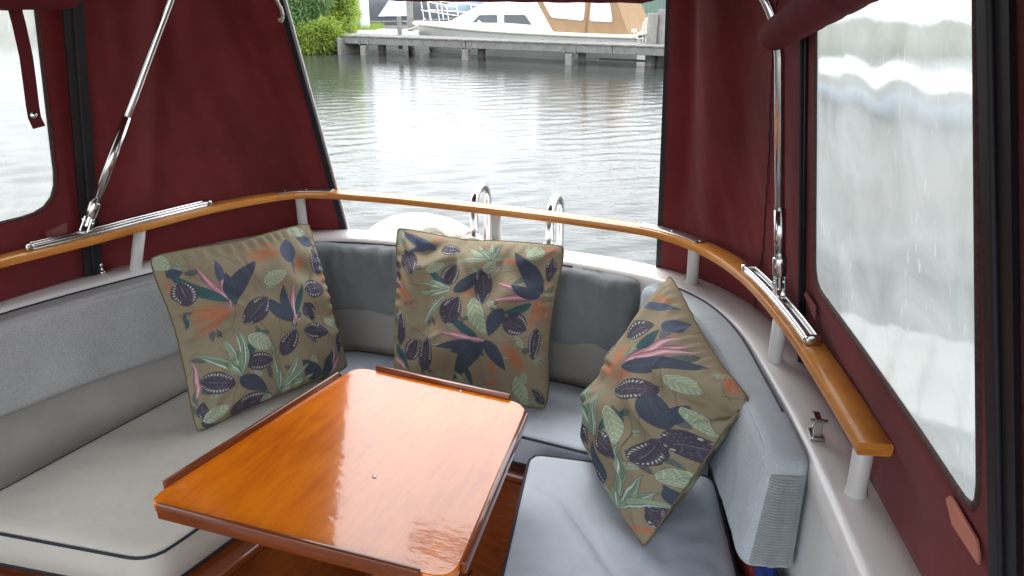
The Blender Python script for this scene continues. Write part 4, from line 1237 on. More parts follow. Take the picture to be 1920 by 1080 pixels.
lr = roll((-.955, 1.815, 1.777), (-1.20, 1.35, 1.787), .030, lab='rolled maroon curtain above the left window')
# hanging strap with a press stud
sp_pts = [(-1.030, 1.700, 1.79), (-1.034, 1.712, 1.72), (-1.040, 1.722, 1.655), (-1.048, 1.727, 1.60), (-1.056, 1.732, 1.55), (-1.058, 1.733, 1.525), (-1.052, 1.732, 1.503)]
st_ = strip('strap', sp_pts, .0255, .003, M_STRAP, lr, (-.55, .83, 0))
MB().lathe((-1.0562, 1.7300, 1.530), [(.0075, 0), (.0075, .002), (.005, .004), (.001, .0045)], 16, (.55, -.83, 0)).build('press_stud', M_STEEL, st_, True)

# canopy bow: steel hoop standing in the rail tracks
bow = empty('canopy_bow', (-.3, 1.7, ZR + .03), 'polished steel canopy bow with fork feet in the rail tracks', 'frame')
def leg(foot, mid, topp, r):
    foot, mid = Vector(foot), Vector(mid)
    d = (mid - foot).normalized()
    MB().box(foot + Vector((0, 0, .004)), .020, .034, .008, rz=0, bev=.002).build('slider', M_STEEL, bow)
    s = d.cross(Vector((0, 1, 0))).normalized()
    fk = MB()
    for k in (-1, 1):
        ax = Matrix((s, s.cross(d) * -1, d)).transposed()
        fk.box(foot + s * .0085 * k + d * .022, .004, .016, .04, ax=ax, bev=.0012)
    fk.tube([foot + d * .030 - s * .014, foot + d * .030 + s * .014], .0042, 10)
    fk.tube([foot + d * .018, foot + d * .05], .0065, 10)
    fk.build('fork', M_STEEL, bow)
    MB().lathe(foot + d * .044, [(.012, 0), (.0135, .002), (.0135, .036), (.0125, .038)], 18, d).build('sleeve', M_STEEL, bow, True)
    return d
ZF = ZR + .030
lf, lm = (-1.047, 1.811, ZF), (-.800, 1.935, 1.765)
rf_, rm = (.521, 1.395, ZF), (.466, 1.400, 1.70)
dL = leg(lf, lm, None, .011); dR = leg(rf_, rm, None, .011)
pl = [Vector(lf) + dL * .05, Vector(lm), Vector((-.765, 1.935, 1.86)), Vector((-.68, 1.92, 1.93)), Vector((-.45, 1.85, 1.955)), Vector((-.1, 1.72, 1.955)), Vector((.2, 1.60, 1.925)), Vector((.36, 1.52, 1.87)), Vector((.425, 1.42, 1.79)), Vector((.452, 1.40, 1.735)), Vector(rm) - Vector((0, 0, .02)), Vector(rf_) + dR * .05]
c1 = [pl[0], pl[0].lerp(pl[1], .6)] + [Vector(p) for p in catmull([tuple(p) for p in pl[1:-1]], 7)] + [pl[-1]]
MB().tube(c1, .0092, 14).build('hoop_tube', M_STEEL, bow, True)
# thicker outer half of the telescopic left leg
a_ = Vector(lf) + dL * .075; MB().tube([a_, a_ + dL * .23], .0115, 14).build('outer_tube', M_STEEL, bow, True)
a_ = Vector(rf_) + dR * .075; MB().tube([a_, a_ + dR * .10], .0112, 14).build('outer_tube', M_STEEL, bow, True)

# cord tied to the stern opening
cord = MB().tube(wob([(-.612, 2.115, 1.79), (-.606, 2.118, 1.765), (-.598, 2.12, 1.745), (-.594, 2.122, 1.725), (-.600, 2.125, 1.71), (-.606, 2.13, 1.715)], seed=3), .0045, 8).build('cord', M_ROPE, None, True)
props(cord, 'short cream cord hanging at the top left of the stern opening', 'cord')
kn = MB().lathe((-.615, 2.11, 1.765), [(.004, 0), (.011, .004), (.012, .014), (.009, .022), (.004, .026)], 12).build('knot', M_ROPE, cord, True)

# things stuffed behind the right seat
def bag(name, c, sx, sy, sz, m, label, seed):
    bm = bmesh.new(); bmesh.ops.create_icosphere(bm, subdivisions=4, radius=1)
    for v in bm.verts:
        d = 1 + .28 * mnoise.fractal(v.co * 1.6 + Vector((seed, 0, seed)), 1, 2, 4) + .10 * mnoise.noise(v.co * 5 + Vector((seed, 1, 2)))
        v.co = Vector((v.co.x * sx, v.co.y * sy, v.co.z * sz)) * d + Vector(c)
    me = bpy.data.meshes.new(name); bm.to_mesh(me); bm.free()
    me.polygons.foreach_set('use_smooth', [True] * len(me.polygons)); me.materials.append(m)
    o = bpy.data.objects.new(name, me); COL.objects.link(o)
    return props(o, label, 'bag')
bag('stuff_bag', (.458, 1.065, .765), .026, .085, .085, M_BLUE, 'crumpled blue bag wedged low behind the right backrest', 2.0)
bag('cloth_bundle', (.468, 1.265, .755), .014, .07, .07, M_REDCL, 'dark red cloth bundle in the gap beside the right seat', 5.0)

# ================================================================== OUTSIDE: jetty, moorings, bank
M_PLANK = wood('weathered_plank', (.11, .107, .10), (.18, .175, .165), (.26, .25, .235), .85, 0, 1.0, (2, 12, 12), grain_bump=.3)
M_PILE = wood('weathered_pile', (.13, .125, .115), (.21, .20, .185), (.30, .29, .27), .9, 0, 1.0, (14, 14, 1.2), grain_bump=.5)
M_WETPILE = wood('wet_pile', (.10, .09, .07), (.16, .15, .12), (.22, .20, .17), .7, 0, 1.0, (14, 14, 1.2), grain_bump=.4)
J0 = Vector((-1.157, 20.5, 0)); JE = Vector((.894, -.448, 0)).normalized(); JB = Vector((.448, .894, 0)).normalized()
def J(s, b, z): return J0 + JE * s + JB * b + Vector((0, 0, z))
jr = math.atan2(JE.y, JE.x)
jetty = empty('jetty', tuple(J(2, .4, 0)), 'weathered grey wooden jetty crossing the water in front of the moored boat', 'jetty')
pb = None
k = 0
s = -3.85
while s < 9.0:
    c = J(s, .42, .478 + .004 * math.sin(k * 2.3))
    if pb is None:
        o = MB().box((0, 0, 0), .132, .95, .034, bev=.004).build('deck_plank', M_PLANK); pb = o.data
    else:
        o = bpy.data.objects.new('deck_plank', pb); COL.objects.link(o)
    o.location = c; o.rotation_euler = (0, 0, jr + .008 * math.sin(k * 1.7))
    o.parent = jetty; o.matrix_parent_inverse = Matrix.Translation(jetty.location).inverted()
    s += .142; k += 1
def jbox(name, s0, s1, b, z0, z1, th, m, tilt=0):
    c = J((s0 + s1) / 2, b, (z0 + z1) / 2)
    return MB().box(c, s1 - s0, th, z1 - z0, rz=jr, bev=.008).build(name, m, jetty)
for a, b in ((-3.95, -.02), (.0, 3.9), (3.92, 9.0)):
    jbox('edge_beam', a, b, 0, .285, .456, .06, M_PLANK)
    jbox('edge_beam', a, b, .86, .285, .456, .06, M_PLANK)
jbox('lower_beam', 3.3, 8.6, .80, .06, .11, .05, M_WETPILE)
jbox('lower_beam', -3.4, .9, .80, .22, .28, .05, M_PLANK)
for s in (-3.18, 0, 2.84, 5.7, 8.5):
    for b in (-.02, .80):
        p = J(s, b, 0)
        MB().box((p.x, p.y, -.40), .17, .15, 1.30, rz=jr, bev=.01).build('jetty_post', M_PILE, jetty)
    for q in (-.14, .14):
        p = J(s + q, .40, .345)
        MB().box(p, .05, .90, .16, rz=jr, bev=.006).build('cross_beam', M_PLANK, jetty)
p = J(-3.9, .4, .07); MB().box(p, .12, 1.2, .72, rz=jr, bev=.02).build('abutment', M_PILE, jetty)

walk = MB().prism([(-4.95, 23.15), (-4.2, 22.98), (-2.85, 22.32), (-2.6, 22.6), (-2.9, 25.2), (-4.7, 26.3), (-5.2, 25.0)], .34, .474).build('landing_stage', mat('pale_concrete', (.46, .45, .42), .9, .25, 3, bump=.3, bscale=30))
props(walk, 'pale landing stage behind the left end of the jetty', 'landing', kind='structure')

def pile(name, pts, w, z1, m, label, grp=None, h=None):
    x, y = pts
    b = MB(); n = 12
    ring = []
    o = b.lathe((x, y, -.9), [(w, 0), (w * .98, .8), (w * .95, z1 + .9 - .02), (w * .86, z1 + .9)], n).build(name, m)
    autosmooth(o, 40)
    props(o, label, 'post', grp)
    return o
pile('mooring_pile', (3.26, 18.95), .125, 1.17, M_PILE, 'shorter grey mooring pile at the right end of the jetty', 'mooring piles by the jetty')
pile('mooring_pile', (3.50, 19.05), .125, 1.25, M_PILE, 'taller grey mooring pile at the far right of the jetty', 'mooring piles by the jetty')
pile('mooring_pile', (-3.06, 24.6), .105, 1.33, M_PILE, 'slim pale mooring pile beside the white boat bow', 'mooring piles by the jetty')
o = MB().box((-3.10, 22.45, .55), .10, .09, .86, rz=jr, bev=.008).build('mooring_post', M_PILE); props(o, 'short square post standing on the landing stage', 'post')
b = MB().box((-4.62, 25.7, 1.6), .26, .26, 2.2, bev=.02).build('pillar', mat('white_pillar', (.70, .70, .68), .7, .15, 4)); props(b, 'tall white pillar at the landing stage behind the bush', 'post')
b = MB().box((-5.0, 25.9, 1.6), .34, .06, 2.2, bev=.01).build('sign_board', mat('lime_board', (.42, .58, .22), .6, .1, 4)); props(b, 'lime green upright board beside the white pillar', 'board')
b = MB().box((-5.16, 25.55, 1.62), .34, .03, .30, bev=.005).build('notice_board', mat('white_board', (.72, .74, .72), .6, .08, 5)); props(b, 'small white board hanging in front of the lime board', 'board')

# ---- cabin boats
M_HULLW = mat('aged_white_hull', (.66, .66, .62), .35, .12, 1.5, coat=.2)
M_HULLG = mat('grey_white_hull', (.42, .43, .41), .4, .15, 1.2)
M_CREAM = mat('cream_gunwale', (.72, .70, .58), .4, .08, 3)
M_CABW = mat('white_cabin', (.80, .80, .77), .3, .05, 2, coat=.2)
M_GLASS = mat('boat_glass', (.02, .028, .04), .06, .3, 3, spec=.8)
M_ALUF = mat('alu_window_frame', (.6, .6, .6), .35, .1, 10, metal=.8)
M_TAN = weave('tan_boat_canvas', (.36, .235, .135), .15, 900, .2, .85, 3, trans=.1)
M_TANV = mat('pale_tent_vinyl', (.62, .60, .58), .3, .2, 4, bump=.3, bscale=6, bdist=.03)
M_ANTI = mat('red_antifoul', (.14, .04, .035), .8, .4, 4)
M_TARP = mat('charcoal_tarp', (.060, .065, .075), .7, .3, 3, bump=.3, bscale=5, bdist=.04)
M_TARPB = mat('blue_grey_tarp', (.16, .22, .28), .7, .3, 3, bump=.3, bscale=5, bdist=.04)
M_WHITE = mat('white_tube', (.75, .75, .73), .35, .05, 10)

def hull_mesh(stations, zk=-.3):
    """stations: (x, half beam at sheer, sheer z, half beam at water, x shift at water) -> verts, faces of a closed hull"""
    rows = []
    for (x, hb, zs, hw, xs_) in stations:
        ring = []
        for (t, wgt) in ((0, 0), (.25, .35), (.55, .70), (.8, .9), (1, 1)):
            z = zk + (zs - zk) * t
            bb = (hw * .55) if t == 0 else hw + (hb - hw) * wgt
            xx = x + xs_ * (1 - t)
            ring.append((xx, bb, z))
        rows.append(ring)
    v = []; f = []
    n = 5
    for ring in rows:
        v += ring + [(p[0], -p[1], p[2]) for p in ring[::-1]]
    w = 2 * n
    for i in range(len(rows) - 1):
        for k in range(w - 1): f.append((i * w + k, (i + 1) * w + k, (i + 1) * w + k + 1, i * w + k + 1))
        f.append((i * w + w - 1, (i + 1) * w + w - 1, (i + 1) * w, i * w))      # bottom
    f.append(tuple(range(w))); f.append(tuple((len(rows) - 1) * w + k for k in range(w)))
    return v, f

class Place:
    def __init__(s, loc, rz): s.M = Matrix.Translation(Vector(loc)) @ Matrix.Rotation(rz, 4, 'Z')
    def mb(s, mb):
        mb.v = [tuple(s.M @ Vector(v)) for v in mb.v]; return mb
    def p(s, *v): return s.M @ Vector(v)

def quad_panel(pts, th, nrm):
    n = Vector(nrm).normalized() * th
    v = [Vector(p) for p in pts]; v2 = [p + n for p in v]; k = len(v)
    return MB().add(v + v2, [tuple(range(k)), tuple(range(k, 2 * k))[::-1]] + [(i, (i + 1) % k, k + (i + 1) % k, k + i) for i in range(k)])

# white cabin boat behind the jetty: local x from the stern (0) to the bow (7), +y towards the jetty
ST = J(4.09, 2.25, 0)
pl_ = Place((ST.x, ST.y, 0), math.atan2(-JE.y, -JE.x))
wb = empty('cabin_boat', (ST.x, ST.y, 0), 'white cabin boat with a tan canvas tent moored behind the jetty', 'boat')
stn = [(0, 1.0, .57, .90, 0), (1.2, 1.08, .58, .98, 0), (2.6, 1.10, .60, 1.0, 0), (4.0, 1.06, .63, .92, 0), (5.2, .88, .67, .66, -.05), (6.1, .58, .70, .34, -.2), (6.75, .26, .715, .10, -.45), (7.1, .03, .72, .02, -.75)]
v, f = hull_mesh(stn); autosmooth(pl_.mb(MB().add(v, f)).build('hull', M_HULLG, wb), 40)
bt = [(x, hb + .004 if hb > .1 else hb, .06, hw + .004, xs_) for (x, hb, zs, hw, xs_) in stn]
v = []; f = []
rowz = (-.28, .07)
for (x, hb, zs, hw, xs_) in stn:
    t = (.07 + .3) / (zs + .3)
    bb = hw + (hb - hw) * .5 * t / .38 * .9 + .006
    for sgn in (1, -1):
        v += [(x + xs_ * .95, sgn * (hw * .6 + .01), -.29), (x + xs_ * (1 - t), sgn * bb, .05)]
for i in range(len(stn) - 1):
    f += [(i * 4, i * 4 + 4, i * 4 + 5, i * 4 + 1), (i * 4 + 2, i * 4 + 3, i * 4 + 7, i * 4 + 6)]
pl_.mb(MB().add(v, f)).build('antifouling', M_ANTI, wb, fix=False)
# gunwale rubbing strake and deck
edge = [(x, hb, zs) for (x, hb, zs, _, _) in stn]
for sg in (1, -1):
    pts = catmull([(x, sg * hb, zs + .02) for x, hb, zs in edge], 5)
    pl_.mb(MB().tube(pts, .055, 8)).build('gunwale', M_CREAM, wb, True)
pl_.mb(MB().tube([(-.02, -1.0, .66), (-.02, 1.0, .66)], .05, 8)).build('transom_cap', M_CREAM, wb, True)
v = []; f = []
for x, hb, zs in edge: v += [(x, hb, zs + .03), (x, 0, zs + .07), (x, -hb, zs + .03)]
for i in range(len(edge) - 1): f += [(i * 3, i * 3 + 3, i * 3 + 4, i * 3 + 1), (i * 3 + 1, i * 3 + 4, i * 3 + 5, i * 3 + 2)]
pl_.mb(MB().add(v, f)).build('deck', M_CABW, wb, True)
# cabin: lofted sections
secs = [(2.25, .98, .61, .84, 1.52), (2.9, .97, .61, .82, 1.50), (3.8, .92, .63, .76, 1.44), (4.55, .82, .66, .64, 1.32), (5.15, .68, .68, .50, 1.08), (5.7, .50, .71, .33, .84), (5.95, .38, .73, .24, .77)]
v = []; f = []
for (x, b0, z0, b1, z1) in secs:
    v += [(x, b0, z0), (x, b0 * .25 + b1 * .75 + .02, z0 + (z1 - z0) * .72), (x, b1 - .03, z1 - .05), (x, b1 * .5, z1 + .02), (x, -b1 * .5, z1 + .02), (x, -b1 + .03, z1 - .05), (x, -b0 * .25 - b1 * .75 - .02, z0 + (z1 - z0) * .72), (x, -b0, z0)]
for i in range(len(secs) - 1):
    for k in range(7): f.append((i * 8 + k, (i + 1) * 8 + k, (i + 1) * 8 + k + 1, i * 8 + k + 1))
f.append(tuple(range(8))); f.append(tuple((len(secs) - 1) * 8 + k for k in range(8)))
autosmooth(pl_.mb(MB().add(v, f)).build('cabin', M_CABW, wb), 30)
def cab_y(x, z, off):   # side of the cabin at x, z
    X = [s_[0] for s_ in secs]
    b0, z0, b1, z1 = [np.interp(x, X, [s_[k] for s_ in secs]) for k in (1, 2, 3, 4)]
    t = (z - z0) / ((z1 - z0) * .72)
    return b0 + (b0 * .25 + b1 * .75 + .02 - b0) * t + off
def cab_window(pts, lab=None):
    P = [(x, cab_y(x, z, .006), z) for x, z in pts]
    n = (0, 1, .2)
    fr = pl_.mb(MB().tube([(x, cab_y(x, z, .012), z) for x, z in round_poly(pts, .04, 3)], .016, 6, closed=True)).build('window_frame', M_ALUF, wb, True)
    pl_.mb(quad_panel([(x, cab_y(x, z, .004), z) for x, z in round_poly(pts, .04, 3)], .006, n)).build('pane', M_GLASS, fr)
cab_window([(2.84, .80), (3.72, .835), (3.73, 1.06), (3.08, 1.06)])
cab_window([(3.89, .825), (4.78, .815), (4.54, 1.03), (3.93, 1.05)])
# tan tent over the cockpit
v = [(.22, .98, .62), (2.24, .97, .64), (2.79, .88, 1.42), (2.6, .80, 1.9), (.9, .80, 1.85), (.60, .90, 1.38)]
sidep = v
for sg in (1, -1):
    pl_.mb(quad_panel([(x, sg * y, z) for x, y, z in sidep], .012, (0, sg, .1))).build('tent_side', M_TAN, wb)
pl_.mb(MB().add([(2.6, .80, 1.9), (2.6, -.80, 1.9), (.9, -.80, 1.85), (.9, .80, 1.85), (2.6, 0, 2.02), (.9, 0, 1.97)], [(0, 3, 5, 4), (4, 5, 2, 1)])).build('tent_roof', M_TAN, wb)
pl_.mb(MB().add([(.22, .98, .62), (.60, .90, 1.38), (.9, .80, 1.85), (.9, -.80, 1.85), (.60, -.90, 1.38), (.22, -.98, .62)], [(0, 1, 4, 5), (1, 2, 3, 4)])).build('tent_back', M_TAN, wb)
pl_.mb(MB().add([(2.79, .88, 1.42), (2.6, .80, 1.9), (2.6, -.80, 1.9), (2.79, -.88, 1.42)], [(0, 1, 2, 3)])).build('tent_front', M_TANV, wb)
def tent_y(x, z): return 1.0 - .125 * (z - .62) / .8
for pts in ([(1.43, .94), (2.33, 1.0), (2.62, 1.42), (2.45, 1.76), (1.43, 1.76)], [(.66, .92), (1.28, .935), (1.28, 1.72), (.98, 1.72), (.78, 1.35)]):
    pl_.mb(quad_panel([(x, tent_y(x, z) + .012, z) for x, z in round_poly(pts, .08, 3)], .006, (0, 1, .15))).build('tent_window', M_TANV, wb)
for x in (1.355,): pl_.mb(MB().tube([(x, tent_y(x, .65) + .016, .65), (x, tent_y(x, 1.8) + .016, 1.8)], .014, 6)).build('tent_zip', M_TAN, wb, True)
# pulpit rails on the bow
for sg in (1, -1):
    tp = catmull([(5.2, sg * .78, 1.22), (6.0, sg * .52, 1.30), (6.75, sg * .16, 1.36)], 6)
    pl_.mb(MB().tube(tp, .016, 8)).build('pulpit_rail', M_WHITE, wb, True)
    tp = catmull([(5.2, sg * .80, 1.0), (6.0, sg * .54, 1.06), (6.75, sg * .17, 1.10)], 6)
    pl_.mb(MB().tube(tp, .012, 8)).build('pulpit_rail', M_WHITE, wb, True)
    for (x, hb, zt) in ((5.2, .79, 1.22), (5.6, .68, 1.26), (6.0, .53, 1.30), (6.4, .34, 1.33), (6.75, .165, 1.36)):
        pl_.mb(MB().tube([(x - .08, sg * hb, np.interp(x, [5.2, 6.1, 6.7, 7], [.76, .82, .85, .86])), (x, sg * hb, zt)], .013, 8)).build('stanchion', M_WHITE, wb, True)
pl_.mb(MB().tube([(6.75, .16, 1.36), (6.86, 0, 1.37), (6.75, -.16, 1.36)], .016, 8)).build('pulpit_rail', M_WHITE, wb, True)
# stern hoops, swim ladder, cleat
for y in (.45, .68):
    pl_.mb(MB().tube(catmull([(-.03, y, .40), (-.03, y, .85), (-.10, y, 1.0), (-.20, y, 1.02), (-.27, y, .92), (-.28, y, .3), (-.28, y, -.2)], 5), .022, 8)).build('stern_hoop', M_WHITE, wb, True)
pl_.mb(MB().box((.12, .92, .74), .12, .06, .07, bev=.015)).build('cleat', M_WHITE, wb)
pl_.mb(MB().tube(wob([(.12, .92, .76), (.05, 1.05, .62), (-.05, 1.2, .58), (-.3, 1.45, .60)], seed=9), .014, 6)).build('mooring_line', M_ROPE, wb, True)
pl_.mb(MB().tube(wob([(6.6, .2, .88), (6.7, .6, .66), (6.85, 1.2, .60)], seed=8), .014, 6)).build('mooring_line', M_ROPE, wb, True)

def tarp_boat(loc, rz, L_, beam, hz, top, mh, mt, label, win=True, grp='covered boats behind the jetty'):
    P_ = Place(loc, rz)
    r = empty('covered_boat', loc, label, 'boat', grp)
    st_ = [(0, .9, .9, .8, 0), (.3, 1, .95, .9, 0), (.6, .95, 1, .8, 0), (.85, .6, 1.1, .35, -.1), (1, .04, 1.2, .02, -.4)]
    v, f = hull_mesh([(a * L_, b * beam / 2, c * hz, d * beam / 2, e) for a, b, c, d, e in st_])
    autosmooth(P_.mb(MB().add(v, f)).build('hull', mh, r), 40)
    prof = [(0.0, .1), (.12, .80), (.35, 1.0), (.62, .95), (.80, .45), (.97, .06)]
    v = []; f = []; m = 9
    for a, h in catmull(prof, 4):
        a = min(max(a, 0), .97)
        b = np.interp(a, [0, .3, .6, .85, 1], [.9, 1, .95, .6, .04]) * beam / 2 + .03
        z0 = np.interp(a, [0, .3, .6, .85, 1], [.9, .95, 1, 1.1, 1.2]) * hz - .06
        for k in range(m):
            t = -1 + 2 * k / (m - 1)
            v.append((a * L_, b * math.copysign(abs(t) ** .8, t), z0 + .06 + (top - hz) * h * (1 - abs(t) ** 2.6) - (.12 if k in (0, m - 1) else 0)))
    n = len(v) // m
    for i in range(n - 1):
        for k in range(m - 1): f.append((i * m + k, (i + 1) * m + k, (i + 1) * m + k + 1, i * m + k + 1))
    f.append(tuple(range(m)))
    P_.mb(MB().add(v, f)).build('tarpaulin', mt, r, True)
    if win:
        for sg in (1, -1):
            z = hz + (top - hz) * .55
            pts = [(L_ * .40, sg * beam * .47, hz + .12), (L_ * .62, sg * beam * .45, hz + .14), (L_ * .60, sg * beam * .37, z + .14), (L_ * .47, sg * beam * .37, z + .16)]
            P_.mb(quad_panel(pts, .02, (0, sg, .35))).build('cover_window', mat('cover_vinyl', (.55, .66, .74), .2, .2, 3), r)
    P_.mb(MB().tube([(L_ * .2, beam * .52, hz * .8), (L_ * .2, beam * .53, .1)], .05, 8)).build('fender', M_WHITE, r, True)
    return r
tarp_boat((-6.6, 29.8, 0), R(-8), 5.2, 2.0, .62, 1.50, M_HULLG, M_TARP, 'boat under a charcoal cover with a pale window, left of the white bow')
tarp_boat((-4.6, 34.5, 0), R(-6), 6.2, 2.3, .8, 2.0, M_HULLW, M_TARP, 'larger boat under a black cover farther back above the white bow')
tarp_boat((-2.9, 31.0, 0), R(10), 5.5, 2.0, .75, 1.35, M_HULLW, M_TARPB, 'boat with a blue-grey cover behind the white cabin roof', False)
tarp_boat((2.6, 27.6, 0), R(-14), 2.9, 1.5, .5, .92, M_HULLG, M_TARP, 'small dinghy under a grey cover behind the tan tent', False)

# green corrugated shed at the right
def shed():
    r = empty('corrugated_shed', (8.5, 35.5, .5), 'green corrugated metal shed across the water at the upper right', 'shed')
    mg = mat('green_corrugated', (.16, .24, .20), .5, .25, 1.2, stretch=(1, 1, .2))
    v = []; f = []; n = 360; x0, x1 = 3.9, 13.0
    for i in range(n + 1):
        x = x0 + (x1 - x0) * i / n
        y = 34.6 - .12 * (x - x0) + .022 * math.sin(2 * math.pi * x / .18)
        v += [(x, y, .55), (x, y, 3.4)]
    for i in range(n): f.append((2 * i, 2 * i + 2, 2 * i + 3, 2 * i + 1))
    o = mesh_obj('wall', v, f, mg, r, True)
    MB().add([(3.9, 34.6, .55), (3.9, 34.6, 3.4), (4.6, 40, 3.4), (4.6, 40, .55), (13, 33.5, .55), (13, 33.5, 3.4), (13.7, 39, 3.4), (13.7, 39, .55)], [(0, 1, 2, 3), (4, 7, 6, 5), (3, 2, 6, 7)]).build('wall', mg, r)
    MB().add([(3.6, 34.2, 3.38), (13.2, 33.1, 3.38), (13.8, 36.3, 4.4), (4.2, 37.4, 4.4), (14.1, 39.4, 3.38), (4.5, 40.4, 3.38)], [(0, 1, 2, 3), (3, 2, 4, 5)]).build('roof', mat('shed_roof', (.22, .23, .22), .7, .3, 1), r)
shed()
q_ = MB().prism([(3.0, 33.6), (14, 32.2), (14, 33.4), (3.2, 34.6)], .1, .56).build('quay', mat('quay_timber', (.42, .36, .24), .9, .3, 2))
props(q_, 'low timber quay in front of the green shed', 'quay', kind='structure')

# ---- vegetation on the left bank
M_LEAFG = mat('willow_leaf', (.24, .37, .14), .5, .5, 1.5, col2=(.13, .24, .08), trans=.42)
M_LEAFY = mat('yellow_green_leaf', (.40, .50, .07), .5, .4, 1.5, col2=(.24, .35, .05), trans=.45)
M_LEAFL = mat('waterside_leaf', (.34, .44, .07), .55, .5, 2, col2=(.18, .27, .045), trans=.42)
M_TWIG = mat('twig', (.10, .075, .045), .9, .4, 10)
def bush(name, base, clumps, leaf_l, leaf_w, per, m, label, droop=.3, seed=1, spread=.3, cat_='bush'):
    r = random.Random(seed)
    root = empty(name, base, label, cat_, 'shrubs on the left bank')
    v = []; f = []; tw = MB()
    B0 = Vector(base)
    for (c, rad) in clumps:
        c = Vector(c)
        st0 = B0 + Vector((r.uniform(-.25, .25), r.uniform(-.2, .2), 0))
        mid = st0.lerp(c, .55) + Vector((r.uniform(-.1, .1), r.uniform(-.1, .1), .12))
        tw.tube([st0, mid, c], [.022, .014, .005], 5)
        for k in range(per):
            d = Vector((r.gauss(0, 1), r.gauss(0, 1), r.gauss(0, 1))).normalized()
            p = c + d * rad * (r.random() ** .45)
            g = Vector((d.x * .7 + r.gauss(0, .5), d.y * .7 + r.gauss(0, .5), -droop + d.z * .5 + r.gauss(0, .4))).normalized()
            sd_2 = g.cross(Vector((r.gauss(0, 1), r.gauss(0, 1), r.gauss(0, 1)))).normalized()
            l = leaf_l * r.uniform(.6, 1.25); w = leaf_w * r.uniform(.7, 1.2)
            up = g.cross(sd_2) * w * .35
            i = len(v)
            v += [p, p + g * l * .45 + sd_2 * w + up, p + g * l, p + g * l * .45 - sd_2 * w + up]
            f += [(i, i + 1, i + 2), (i, i + 2, i + 3)]
    o = mesh_obj('foliage', v, f, m, root)
    tw.build('stems', M_TWIG, root, True)
    return root
def blob_clumps(c, rx, ry, rz, n, rad, seed, zmin=-9):
    r = random.Random(seed); out = []
    while len(out) < n:
        d = Vector((r.gauss(0, 1), r.gauss(0, 1), r.gauss(0, 1))).normalized() * r.random() ** .33
        p = (c[0] + d.x * rx, c[1] + d.y * ry, c[2] + d.z * rz)
        if p[2] > zmin: out.append((p, rad * r.uniform(.6, 1.25)))
    return out
bush('willow_bush', (-6.0, 23.2, .40), blob_clumps((-6.0, 23.0, 1.55), .92, .8, 1.25, 60, .30, 3, .5), .17, .017, 130, M_LEAFG, 'dense grey-green willow bush on the left bank', .45, 5)
bush('willow_bush', (-7.9, 22.9, .40), blob_clumps((-7.9, 22.9, 1.5), 1.2, .9, 1.3, 50, .34, 13, .5), .17, .017, 110, M_LEAFG, 'second willow bush farther left, mostly behind the canopy corner', .45, 15)
bush('leafy_shrub', (-5.05, 23.9, .45), blob_clumps((-5.05, 23.75, 1.30), .46, .45, .95, 40, .24, 4, .4), .13, .024, 120, M_LEAFY, 'yellow-green shrub between the willow and the landing stage', .1, 6)
bush('waterside_plants', (-5.45, 22.3, .10), blob_clumps((-5.38, 22.35, .46), .66, .30, .44, 44, .20, 5, .10), .14, .020, 130, M_LEAFL, 'low bright plants spilling over the waterline beside the jetty', .25, 7, cat_='plants')
bush('waterside_plants', (-7.0, 21.9, .10), blob_clumps((-7.0, 22.0, .42), .95, .30, .36, 34, .22, 25, .10), .14, .020, 110, M_LEAFL, 'low waterside plants left of the opening under the willow', .25, 27, cat_='plants')
def grass():
    r = random.Random(9); v = []; f = []
    def blade(x, y, z, h):
        a = r.uniform(0, 6.28); w = .008; dx, dy = math.cos(a) * w, math.sin(a) * w
        lx, ly = r.gauss(0, .35) * h, r.gauss(0, .35) * h
        i = len(v)
        v.extend([(x - dx, y - dy, z), (x + dx, y + dy, z), (x + lx, y + ly, z + h)]); f.append((i, i + 1, i + 2))
    for k in range(9000):
        t = r.random()
        x = -9.5 + t * 4.9; y = np.interp(x, [-12, -7.5, -5.3, -4.6], [21.45, 21.95, 22.55, 23.1]) + .10 + abs(r.gauss(0, .5))
        z = np.interp(y - np.interp(x, [-12, -7.5, -5.3, -4.6], [21.4, 21.9, 22.5, 23.0]), [0, .12, .5, 1.1, 5], [-.3, .02, .34, .44, .5])
        blade(x, y, z - .02, r.uniform(.12, .4))
    for k in range(2500):
        blade(r.uniform(-5.6, -4.2), r.uniform(25.8, 27.5) - 1.0 * r.random(), .45, r.uniform(.08, .22))
    o = mesh_obj('bank_grass', v, f, M_LEAFL)
    props(o, 'rough grass along the left bank', 'grass', kind='stuff')
grass()

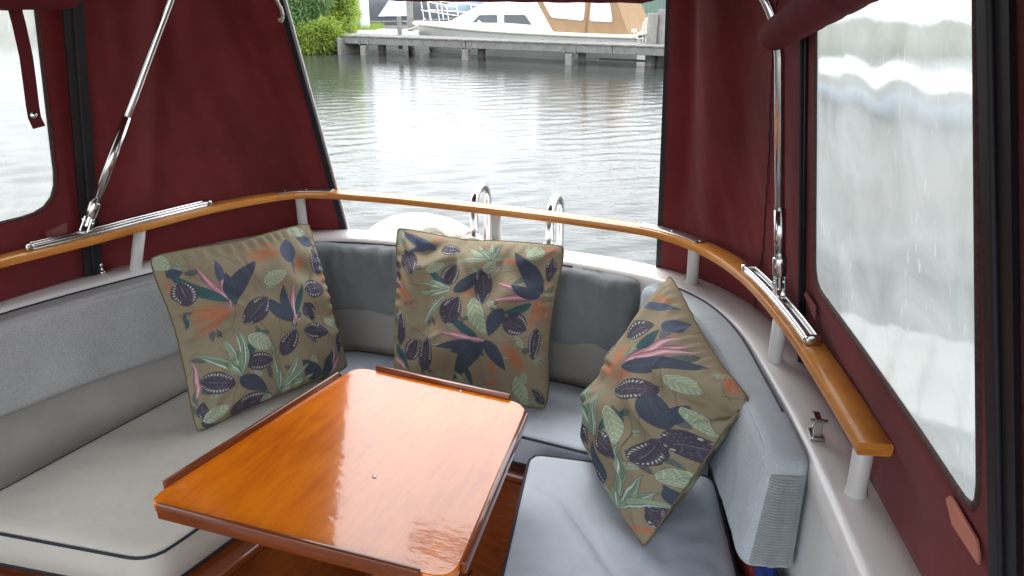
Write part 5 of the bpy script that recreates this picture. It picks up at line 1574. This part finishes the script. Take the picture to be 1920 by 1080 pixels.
# ---- seen through the right window: a white cruiser on the next berth and a pale pontoon
cr = empty('white_cruiser', (4.2, 5.6, 0), 'white cruiser with a blue stripe, blurred behind the right side window', 'boat')
P2_ = Place((9.9, 2.1, 0), R(148))
stn2 = [(0, 1.3, 1.15, 1.15, 0), (2, 1.4, 1.15, 1.25, 0), (5, 1.35, 1.2, 1.15, 0), (7, .9, 1.3, .6, -.1), (8.2, .35, 1.4, .15, -.4), (8.6, .03, 1.42, .02, -.7)]
v, f = hull_mesh(stn2, -.4); autosmooth(P2_.mb(MB().add(v, f)).build('hull', mat('cream_grey_hull', (.44, .43, .38), .4, .2, 1), cr), 40)
for sg in (1, -1):
    pts = catmull([(x, sg * (hb + .012), zs - .14) for x, hb, zs, _, _ in stn2], 5)
    P2_.mb(MB().tube(pts, .075, 8)).build('blue_stripe', mat('blue_stripe', (.16, .20, .27), .4, .1, 4), cr, True)
v = []; f = []
for x, hb, zs, _, _ in stn2: v += [(x, hb, zs), (x, 0, zs + .06), (x, -hb, zs)]
for i in range(len(stn2) - 1): f += [(i * 3, i * 3 + 3, i * 3 + 4, i * 3 + 1), (i * 3 + 1, i * 3 + 4, i * 3 + 5, i * 3 + 2)]
P2_.mb(MB().add(v, f)).build('deck', M_CABW, cr, True)
cab = MB(); 
for s0 in (0,):
    v = []
    sc2 = [(1.0, 1.05, 1.18, .9, 2.2), (4.6, 1.0, 1.2, .82, 2.1), (5.6, .85, 1.24, .6, 1.5)]
    for (x, b0, z0, b1, z1) in sc2: v += [(x, b0, z0), (x, b1, z1), (x, -b1, z1), (x, -b0, z0)]
    f = [(i * 4 + k, i * 4 + 4 + k, i * 4 + 5 + k, i * 4 + 1 + k) for i in range(2) for k in range(3)] + [(0, 1, 2, 3), (8, 11, 10, 9)]
    cab.add(v, f)
P2_.mb(cab).build('cabin', M_CABW, cr)
for sg in (1, -1):
    for (xa, xb) in ((1.3, 2.6), (2.9, 4.3)):
        P2_.mb(quad_panel([(xa, sg * 1.015, 1.45), (xb, sg * 1.0, 1.45), (xb, sg * .905, 1.9), (xa, sg * .92, 1.9)], .01, (0, sg, .2))).build('window', M_GLASS, cr)
po = empty('pontoon', (2.3, 3.2, 0), 'pale floating pontoon beside the boat, seen through the right window', 'pontoon')
PP_ = Place((2.45, 3.05, .22), R(-38))
for k in range(11):
    PP_.mb(MB().box((-.75 + k * .15, 0, 0), .14, 1.0, .03, bev=.004)).build('pontoon_board', mat('pale_board', (.34, .335, .32), .8, .25, 6), po)
PP_.mb(MB().box((0, 0, -.13), 1.6, .9, .22, bev=.04)).build('float', M_HULLG, po)
